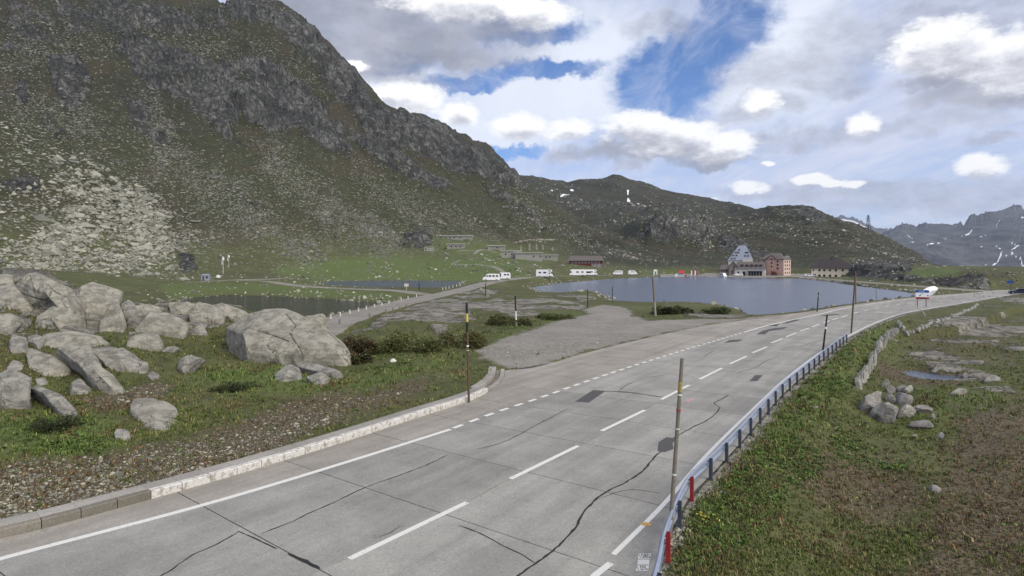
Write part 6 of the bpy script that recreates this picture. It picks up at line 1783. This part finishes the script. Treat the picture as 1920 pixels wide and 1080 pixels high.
# ------------------------------------------------------------------ vehicles
def vehicle(name, label, px, py, Y, rot, L, Wd, prof, wins, cat, mat=None, group=None, wheel_r=.34, wx=(.17, .80), stripe_=None):
    """profile in fractions of length / metres of height; nose towards -x"""
    b = P(px, py, Y) if Y else at(px, py)
    r = empty(name, (b.x, b.y, gz(b.x, b.y)), math.radians(rot), label, cat, group)
    mb = MB(); mb.prism([((a - .5) * L, z) for a, z in prof], -Wd / 2, Wd / 2)
    mb.build('body', mat or M['white'], r, bevel=.06)
    for (a0, z0, a1, z1, a2, z2, a3, z3) in wins:
        for sd_ in (-1, 1):
            w = MB(); pr = [((a - .5) * L, z) for a, z in ((a0, z0), (a1, z1), (a2, z2), (a3, z3))]
            y0 = sd_ * Wd / 2
            w.prism(pr, min(y0 - .01, y0 + sd_ * .02), max(y0 - .01, y0 + sd_ * .02)).build('window', M['glass'], r)
    for a in wx:
        for sd_ in (-1, 1):
            x = (a - .5) * L; y = sd_ * (Wd / 2 - .1)
            w = MB().tube((x, y - .11, wheel_r), (x, y + .11 + .0, wheel_r), wheel_r, wheel_r, 14).build('wheel', M['tyre'], r)
            MB().tube((x, y + sd_ * .112, wheel_r), (x, y + sd_ * .13, wheel_r), wheel_r * .6, wheel_r * .6, 10).build('rim', M['steel'], w)
    if stripe_:
        a0, a1, z0, z1, m_ = stripe_
        for sd_ in (-1, 1):
            y0 = sd_ * Wd / 2
            MB().box((a0 - .5) * L, (a1 - .5) * L, min(y0, y0 + sd_ * .015), max(y0, y0 + sd_ * .015), z0, z1).build('stripe', m_, r)
    return r
VAN = [(0, .35), (1, .35), (1, 1.9), (.98, 2.35), (.95, 2.5), (.32, 2.5), (.24, 2.3), (.13, 1.45), (.02, 1.15), (0, .9)]
VWIN = [(.17, 1.5, .29, 1.5, .30, 2.1, .255, 2.1), (.34, 1.5, .50, 1.5, .50, 2.05, .34, 2.05), (.56, 1.5, .70, 1.5, .70, 2.05, .56, 2.05), (.76, 1.5, .9, 1.5, .9, 2.05, .76, 2.05)]
CAMP = [(0, .4), (1, .4), (1, 3.0), (.97, 3.1), (.12, 3.1), (.06, 2.9), (.05, 2.3), (.16, 2.1), (.10, 1.35), (.01, 1.1)]
CWIN = [(.14, 1.35, .24, 1.35, .24, 1.95, .19, 1.95), (.38, 1.6, .56, 1.6, .56, 2.2, .38, 2.2), (.70, 1.6, .84, 1.6, .84, 2.2, .70, 2.2), (.12, 2.45, .24, 2.45, .24, 2.8, .12, 2.8)]
CAR = [(0, .3), (1, .3), (1, .85), (.96, 1.0), (.84, 1.42), (.80, 1.46), (.46, 1.46), (.40, 1.40), (.28, .98), (.04, .82), (0, .65)]
CARW = [(.32, .95, .55, .95, .55, 1.36, .44, 1.36), (.58, .95, .86, .95, .80, 1.36, .58, 1.36)]
VG = 'vehicles parked along the shore track'
vehicle('van', 'white van with a row of side windows, front one of two on the shore track', 921, 527, None, 4, 5.9, 2.0, VAN, VWIN, 'van', group=VG)
vehicle('van', 'white van with dark cab stripe parked behind the front van', 943, 524, None, 4, 5.4, 2.0, VAN, VWIN[2:], 'van', group=VG, stripe_=(.02, .36, .9, 2.3, M['glass']))
vehicle('motorhome', 'white motorhome with tall sleeping alcove standing alone above the lake tip', 1021, 520, None, 172, 6.8, 2.3, CAMP, CWIN, 'motorhome', group=VG)
vehicle('motorhome', 'long white motorhome, left one below the red barrack', 1083, 517.2, None, 3, 8.0, 2.3, CAMP, CWIN[1:3], 'motorhome', group=VG)
vehicle('motorhome', 'white motorhome with dark rear, right one below the red barrack', 1108, 516.6, None, 183, 6.4, 2.3, CAMP, CWIN, 'motorhome', group=VG, stripe_=(.55, .98, 1.3, 2.2, M['glass']))
vehicle('van', 'white van right of the barrack motorhomes', 1158, 515.5, None, 2, 5.6, 2.0, VAN, VWIN, 'van', group=VG)
vehicle('van', 'small white camper van parked left of the tiny hut', 1186, 515.5, None, 182, 5.0, 2.0, VAN, VWIN[1:3], 'van', group=VG)
vehicle('van', 'dark windowed white van on the quay left of the chalet', 1356, 517.5, 350, 100, 4.8, 1.9, VAN, VWIN, 'van', group='vehicles on the hotel quay')
vehicle('car', 'white car parked in front of the chalet', 1384, 518, 350, 5, 5.0, 1.8, CAR, CARW, 'car', group='vehicles on the hotel quay')
vehicle('car', 'white car parked left of the cream house', 1518, 521, 338, 170, 5.2, 1.9, CAR, CARW, 'car', group='vehicles on the hotel quay')
vehicle('car', 'dark car at the right edge of the picture under the blue sign', 1908, 0, None, 0, 4.3, 1.8, CAR, CARW, 'car', mat=M['roof_dark']) if False else None
b = at(1912, Y=150)
vc = vehicle('car', 'dark car at the right edge of the picture under the blue arrow sign', 1912, 490 + (8 - b.z) * F / 150, 150, -30, 4.3, 1.8, CAR, CARW, 'car', mat=simple('dark_blue_paint', (.03, .04, .06), .35))
# cafe tables on the terrace
for i, (x, dy) in enumerate(((1440, 0), (1446, .4), (1452, .1), (1458, .5))):
    p = P(x, 519.0, 350); p.z = gz(p.x, p.y)
    r = empty('cafe_table', tuple(p), 0, ORD[i] + ' cafe table from the left before the pink hotel', 'table', 'cafe tables before the pink hotel')
    MB().tube((0, 0, .7), (0, 0, .75), .6, .6, 10).build('tabletop', M['white_wall'], r); MB().tube((0, 0, -.05), (0, 0, .7), .05, .05, 6).build('leg', M['steel_dark'], r)
    MB().box(.8, 1.2, -.2, .2, .42, .47).build('seat', M['black'], r)

# bollards along the shore track
bl = MB().tube((0, 0, -.3), (0, 0, .62), .13, .11, 8)
me_b = None
def bollard(px, py, label, mat, h_=1.0):
    global me_b
    p = at(px, py)
    o = MB().tube((0, 0, -.3), (0, 0, .62 * h_), .13, .10, 8).build('bollard', mat, None, True) if me_b is None or True else None
    o.location = p
    tag(o, label, 'bollard', 'stone bollards along the shore track')
for i, (x, y) in enumerate(((620, 599), (638, 594), (656, 589.5), (672, 585.5), (687, 581.5), (702, 577.5), (716, 574), (729, 570.5), (752, 565), (765, 562), (781, 558))):
    bollard(x, y - 1, ORD[i] + ' white bollard beside the near pond, counting away from the huge boulder', M['white_wall'])
for i, (x, y) in enumerate(((830, 545), (836, 544), (842, 542.5), (849, 540.8), (856, 539), (863, 537))):
    bollard(x, y - 1, ORD[i] + ' white bollard beside the far pond, counting from the track fork', M['white_wall'], 1.3)
for i, (x, y) in enumerate(((637, 607), (693, 595), (724, 588), (737, 584.5), (750, 581), (762, 577.5))):
    bollard(x, y, ORD[i] + ' dark stump on the lay-by side of the shore track, nearest first', M['wood'])
p = at(786, 543.5); r = empty('marker_post', tuple(p), 0, 'short dark post with blue plate at the far pond edge', 'post')
MB().tube((0, 0, -.3), (0, 0, 1.9), .14, .12, 8).build('post', M['black'], r); MB().box(-.22, .22, -.17, -.13, 1.0, 1.5).build('plate', M['blue'], r)
p = at(762, 543.5); r = empty('notice_board', tuple(p), 0, 'white notice board on a post at the far pond edge', 'notice board')
MB().tube((0, 0, -.3), (0, 0, 1.7), .06, .06, 8).build('post', M['offwhite'], r); MB().box(-.6, .6, -.1, -.05, .9, 1.7).build('board', M['white_wall'], r)

# pylon on the right hill
p = at(1628, Y=812); k = 812 / F
r = empty('pylon', tuple(p), math.radians(15), 'tall lattice power pylon on the crest of the right hill', 'pylon')
Hh = H - (403 - HZ) * k - p.z
w0, w1 = 2.5, .4
for a, b in ((-1, -1), (1, -1), (1, 1), (-1, 1)): 
    MB().tube((a*w0, b*w0, -3), (a*w1, b*w1, Hh), .32, .24, 5).build('leg', M['steel_dark'], r)
br = MB(); n = 7
for i in range(n):
    z0_, z1_ = Hh * i / n, Hh * (i + 1) / n; s0, s1 = w0 + (w1 - w0) * i / n, w0 + (w1 - w0) * (i + 1) / n
    for a, b, c, d in ((-1, -1, 1, -1), (1, -1, 1, 1), (1, 1, -1, 1), (-1, 1, -1, -1)):
        br.tube((a*s0, b*s0, z0_), (c*s1, d*s1, z1_), .17, .17, 4, False); br.tube((c*s0, d*s0, z0_), (a*s1, b*s1, z1_), .17, .17, 4, False)
o = br.build('lattice', M['steel_dark'], r); o['kind'] = 'stuff'
for f, hw in ((.62, 3.4), (.75, 4.2), (.88, 3.0)):
    MB().tube((-hw, 0, Hh * f), (hw, 0, Hh * f), .26, .26, 5).build('crossarm', M['steel_dark'], r)
# ------------------------------------------------------------------ vegetation near the camera
def plant_material(name):
    m, t, b = material(name)
    a = t.new('ShaderNodeAttribute'); a.attribute_name = 'tone'
    t.link(a.outputs['Color'], b.inputs['Base Color'])
    b.inputs['Roughness'].default_value = .8
    b.inputs['Specular IOR Level'].default_value = .15
    return m
M['plant'] = plant_material('grass_blades')
def pick_colour(pal, n, r):
    pal = np.array(pal); k = r.integers(0, len(pal), n)
    c = pal[k] * np.exp(r.normal(0, .22, (n, 1)))
    return np.clip(c, 0, .6)
def blades(name, pos, colr, hgt, wid, per, seed, lean=.6):
    r = np.random.default_rng(seed)
    n = len(pos) * per
    b = np.repeat(pos, per, 0) + np.stack([r.normal(0, .035, n) * np.repeat(hgt / .1, per), r.normal(0, .035, n) * np.repeat(hgt / .1, per), np.full(n, -.01)], -1)
    hh = np.repeat(hgt, per) * r.uniform(.5, 1.2, n); ww = np.repeat(wid, per) * r.uniform(.7, 1.3, n)
    an = r.uniform(0, 2 * math.pi, n); ln = r.uniform(.1, lean, n)
    side = np.stack([-np.sin(an), np.cos(an), np.zeros(n)], -1); out = np.stack([np.cos(an), np.sin(an), np.zeros(n)], -1)
    up = np.array([0, 0, 1.0])
    p0 = b - side * ww[:, None] / 2; p1 = b + side * ww[:, None] / 2
    mid = b + out * (ln * hh * .45)[:, None] + up * (hh * .62)[:, None]
    p2 = mid + side * ww[:, None] * .38; p3 = mid - side * ww[:, None] * .38
    tip = b + out * (ln * hh * 1.25)[:, None] + up * (hh * np.sqrt(np.clip(1 - ln * ln * .5, .3, 1)))[:, None]
    v = np.stack([p0, p1, p2, p3, tip], 1).reshape(-1, 3)
    k = (np.arange(n) * 5)[:, None]
    tri = np.concatenate([k + np.array([[0, 1, 2]]), k + np.array([[0, 2, 3]]), k + np.array([[3, 2, 4]])], 0)
    o = mesh_np(name, v, tri, M['plant'], True)
    c = np.repeat(np.repeat(colr, per, 0), 5, 0) * np.repeat(np.exp(r.normal(0, .15, n)), 5)[:, None]
    add_attr(o, 'tone', np.concatenate([c, np.ones((len(c), 1))], 1))
    tag(o, kind='stuff')
    return o
gmask = (YY < 90) & (UU > -120) & (UU < 2050) & (~ins_r) & (~ins_l)
kerbzone = side_k & (d_r < 1.0)
gm = gmask * (1 - np.clip(rock * 1.15, 0, 1)) * (1 - np.clip(grav * 1.05, 0, 1)) * (~kerbzone) * (~in_l)
patch = sstep(fbm(XX / 1.7, YY / 1.7, 2, 3), -.45, .35)
w_ = vis * gm * (.30 + .7 * patch) * (1 - .55 * np.clip(brown, 0, 1))
p, i, j = scatter(w_, 72000, 51)
r_ = np.random.default_rng(52)
bm_ = brown[i, j]; lm_ = lush[i, j]
GREEN = [(.105, .135, .036), (.082, .112, .028), (.145, .160, .052), (.066, .088, .026), (.185, .178, .070)]
LUSH = [(.098, .140, .036), (.080, .118, .032), (.130, .165, .050)]
DRY = [(.17, .135, .070), (.12, .088, .046), (.085, .058, .032), (.20, .165, .09), (.15, .095, .045)]
mixn = fbm(p[:, 0] / 2.2, p[:, 1] / 2.2, 7, 3) + r_.normal(0, .25, len(p))
colr = np.where((mixn > .36)[:, None], pick_colour(DRY, len(p), r_), pick_colour(GREEN, len(p), r_))
colr = np.where(((lm_ + mixn * -.8) > .62)[:, None], pick_colour(LUSH, len(p), r_), colr)
colr = np.where(((bm_ + mixn) > .62)[:, None], pick_colour(DRY, len(p), r_), colr)
hg = .085 * (p[:, 1] / 22) ** .55 * np.exp(r_.normal(0, .3, len(p))) * (1 + .35 * (lm_ > .4))
blades('grass', p, colr, hg, hg * .22 + .006, 5, 53)
# broad leaved plants
def leaves(name, pos, colr, size, per, seed, kind='stuff', parent=None, spread=1.0, dome=None):
    r = np.random.default_rng(seed); n = len(pos) * per
    c = np.repeat(pos, per, 0); s_ = np.repeat(size, per) * r.uniform(.6, 1.25, n)
    an = r.uniform(0, 2 * math.pi, n); tl = r.uniform(.15, 1.0, n)
    d = np.stack([np.cos(an) * np.cos(tl), np.sin(an) * np.cos(tl), np.sin(tl)], -1)
    side = np.stack([-np.sin(an), np.cos(an), r.normal(0, .25, n)], -1)
    base = c + d * (s_ * .15 * spread)[:, None]
    p0 = base; p1 = base + d * (s_ * .55)[:, None] + side * (s_ * .28)[:, None]; p3 = base + d * (s_ * .55)[:, None] - side * (s_ * .28)[:, None]
    p2 = base + d * s_[:, None] + np.array([0, 0, -1.0]) * (s_ * .15)[:, None]
    v = np.stack([p0, p1, p2, p3], 1).reshape(-1, 3)
    q = (np.arange(n) * 4)[:, None] + np.array([[0, 1, 2, 3]])
    o = mesh_np(name, v, q, M['plant'], True)
    cc = np.repeat(np.repeat(colr, per, 0) * np.exp(r.normal(0, .25, n))[:, None] if False else np.repeat(colr, per, 0), 4, 0) * np.repeat(np.exp(r.normal(0, .22, n)), 4)[:, None]
    add_attr(o, 'tone', np.concatenate([cc, np.ones((len(cc), 1))], 1))
    if parent is not None: o.parent = parent
    elif kind: tag(o, kind=kind)
    return o
def polyw(polys, soft=10):
    a = np.zeros_like(ZT)
    for pl in polys: paint(a, pl, 1.0, YY < 110, soft=soft)
    return a
leafz = polyw([[(655, 690), (700, 660), (800, 650), (880, 628), (980, 600), (1060, 585), (1040, 596), (960, 622), (880, 650), (800, 672), (720, 700)], [(385, 650), (420, 612), (440, 605), (420, 640)], [(1250, 1080), (1300, 990), (1420, 900), (1500, 870), (1560, 900), (1450, 1010), (1420, 1090)],
               [(1420, 830), (1560, 720), (1600, 735), (1500, 850)], [(0, 790), (180, 800), (200, 850), (0, 850)], [(1500, 700), (1610, 640), (1600, 700), (1530, 760)], [(1560, 830), (1720, 880), (1640, 900), (1550, 880)]])
w_ = vis * gm * (leafz * (.25 + .75 * patch) + .035 * patch * (YY < 60))
p, i, j = scatter(w_, 5200, 61)
sz = .085 * (p[:, 1] / 22) ** .6 * np.exp(r_.normal(0, .25, len(p)))
p[:, 2] += sz * .2
leaves('leafy_plants', p, pick_colour([(.080, .135, .030), (.066, .112, .027), (.11, .160, .046), (.052, .086, .024)], len(p), r_), sz, 7, 62)
# dry straw beside the posts
w_ = vis * (YY < 60) * is_rside * (d_r > .35) * (d_r < 2.2) * near_road
p, i, j = scatter(w_, 4200, 63)
hg = .12 * (p[:, 1] / 22) ** .5 * np.exp(r_.normal(0, .3, len(p)))
blades('dry_grass', p, pick_colour(DRY + GREEN[:2], len(p), r_), hg, hg * .14 + .004, 5, 64, 1.1)
# shrubs and heath
def shrub(label, px0, px1, pyb, pyt, pal, seed, n=1500, group='low shrubs left of the lay-by', leaf=.14):
    r = np.random.default_rng(seed)
    p = at((px0 + px1) / 2, pyb); k = p.y / F
    root = empty('shrub', tuple(p), 0, label, 'shrub', group)
    w = (px1 - px0) * k / 2; hh = (pyb - pyt) * k * .8; d = w * .7
    # several mounds
    m = 9; cx = r.uniform(-.75, .75, m) * w; cy = r.uniform(-.1, 1.2, m) * d; ch = r.uniform(.55, 1.0, m) * hh; cw = r.uniform(.28, .45, m) * w
    kk = r.integers(0, m, n)
    u = r.normal(size=(n, 3)); u /= np.linalg.norm(u, axis=1)[:, None]; u[:, 2] = np.abs(u[:, 2])
    rad = r.uniform(.6, 1.05, n)
    q = np.stack([cx[kk] + u[:, 0] * cw[kk] * rad, cy[kk] + u[:, 1] * cw[kk] * rad, u[:, 2] * ch[kk] * rad], -1)
    g0 = np.array([gz(p.x + a, p.y + b) - p.z for a, b in zip(cx, cy)])
    q[:, 2] += g0[kk]
    leaves('foliage', q, pick_colour(pal, n, r), np.full(n, leaf) * np.exp(r.normal(0, .2, n)), 5, seed + 1, parent=root)
    st = MB()
    for a, b, c, z in zip(cx, cy, ch, g0):
        for _ in range(3):
            st.tube((a, b, z - .1), (a + r.normal(0, .25 * w * .5), b + r.normal(0, .2), z + c * r.uniform(.5, .85)), .03, .012, 4, False)
    o = st.build('stems', M['wood_brown'], root); o['kind'] = 'stuff'
    return root
RED = [(.085, .055, .034), (.070, .052, .030), (.105, .085, .040), (.075, .080, .03)]
GRN = [(.095, .115, .034), (.075, .095, .028), (.130, .140, .046), (.11, .10, .042)]
shrub('dark reddish heath shrub right behind the huge boulder', 628, 720, 666, 618, RED, 71, 1900)
shrub('broad olive green shrub before the pale bedrock left of the kerb pole', 700, 830, 660, 612, GRN, 73, 2600)
shrub('green brown shrub around the foot of the kerb pole line', 812, 910, 650, 610, GRN + RED[:1], 75, 1900)
shrub('low dark heath at the right flank of the huge boulder', 640, 700, 684, 652, RED[1:] + GRN[:1], 77, 900)
shrub('low dull green heath beside the black and white snow pole', 915, 1000, 610, 588, GRN[:2] + RED[1:2], 79, 1200, leaf=.18)
shrub('dark low shrub beside the bedrock at the lay-by corner', 1000, 1085, 600, 586, GRN[:2], 81, 900, leaf=.18)
shrub('dark green shrub at the foot of the pale wooden pole by the lake', 1226, 1310, 590, 569, [(.03, .042, .016), (.042, .052, .02), (.05, .05, .022)], 83, 1700, leaf=.2)
shrub('shrub mound on the rocky tip right of the lake side shrub', 1318, 1385, 589, 573, [(.06, .08, .024), (.045, .06, .02), (.08, .09, .04)], 85, 900, leaf=.2)
shrub('dark low willow in the grass above the lone pale slab', 380, 480, 735, 712, [(.03, .045, .016), (.04, .06, .02)], 87, 1100, leaf=.07, group='low shrubs in the left meadow')
shrub('dark dwarf shrub below the speckled rock tongue', 30, 130, 810, 772, [(.03, .042, .018), (.045, .05, .024), (.04, .06, .02)], 89, 1500, leaf=.06, group='low shrubs in the left meadow')
# yellow flowers
p0 = at(1318, 972)
q = np.array([(p0.x + a, p0.y + b, 0) for a, b in rng.normal(0, .17, (14, 2))]); q[:, 2] = [gz(a, b) + .1 for a, b, _ in q]
fr = empty('flower_clump', tuple(p0), 0, 'clump of yellow flowers in the grass near the red guard rail post', 'flowers')
o = leaves('petals', q - np.array(tuple(p0)), np.tile(np.array([[.52, .45, .06]]), (14, 1)), np.full(14, .055), 8, 93, parent=fr)
o['kind'] = 'stuff'
o = leaves('leaves', q - np.array(tuple(p0)) - np.array([0, 0, .06]), np.tile(np.array([[.05, .09, .02]]), (14, 1)), np.full(14, .10), 5, 94, parent=fr); o['kind'] = 'stuff'

# ------------------------------------------------------------------ air
hz_ = MB().box(-14000, 14000, -320, 9600, -340, 780).build('haze', None)
hm = bpy.data.materials.new('thin_haze'); hm.use_nodes = True
nt = hm.node_tree; nt.nodes.clear()
vo = nt.nodes.new('ShaderNodeVolumePrincipled'); ou = nt.nodes.new('ShaderNodeOutputMaterial')
vo.inputs['Color'].default_value = (.70, .80, 1.0, 1); vo.inputs['Density'].default_value = 0.00005; vo.inputs['Anisotropy'].default_value = .1
nt.links.new(vo.outputs[0], ou.inputs['Volume'])
hz_.data.materials.append(hm)
tag(hz_, kind='stuff')
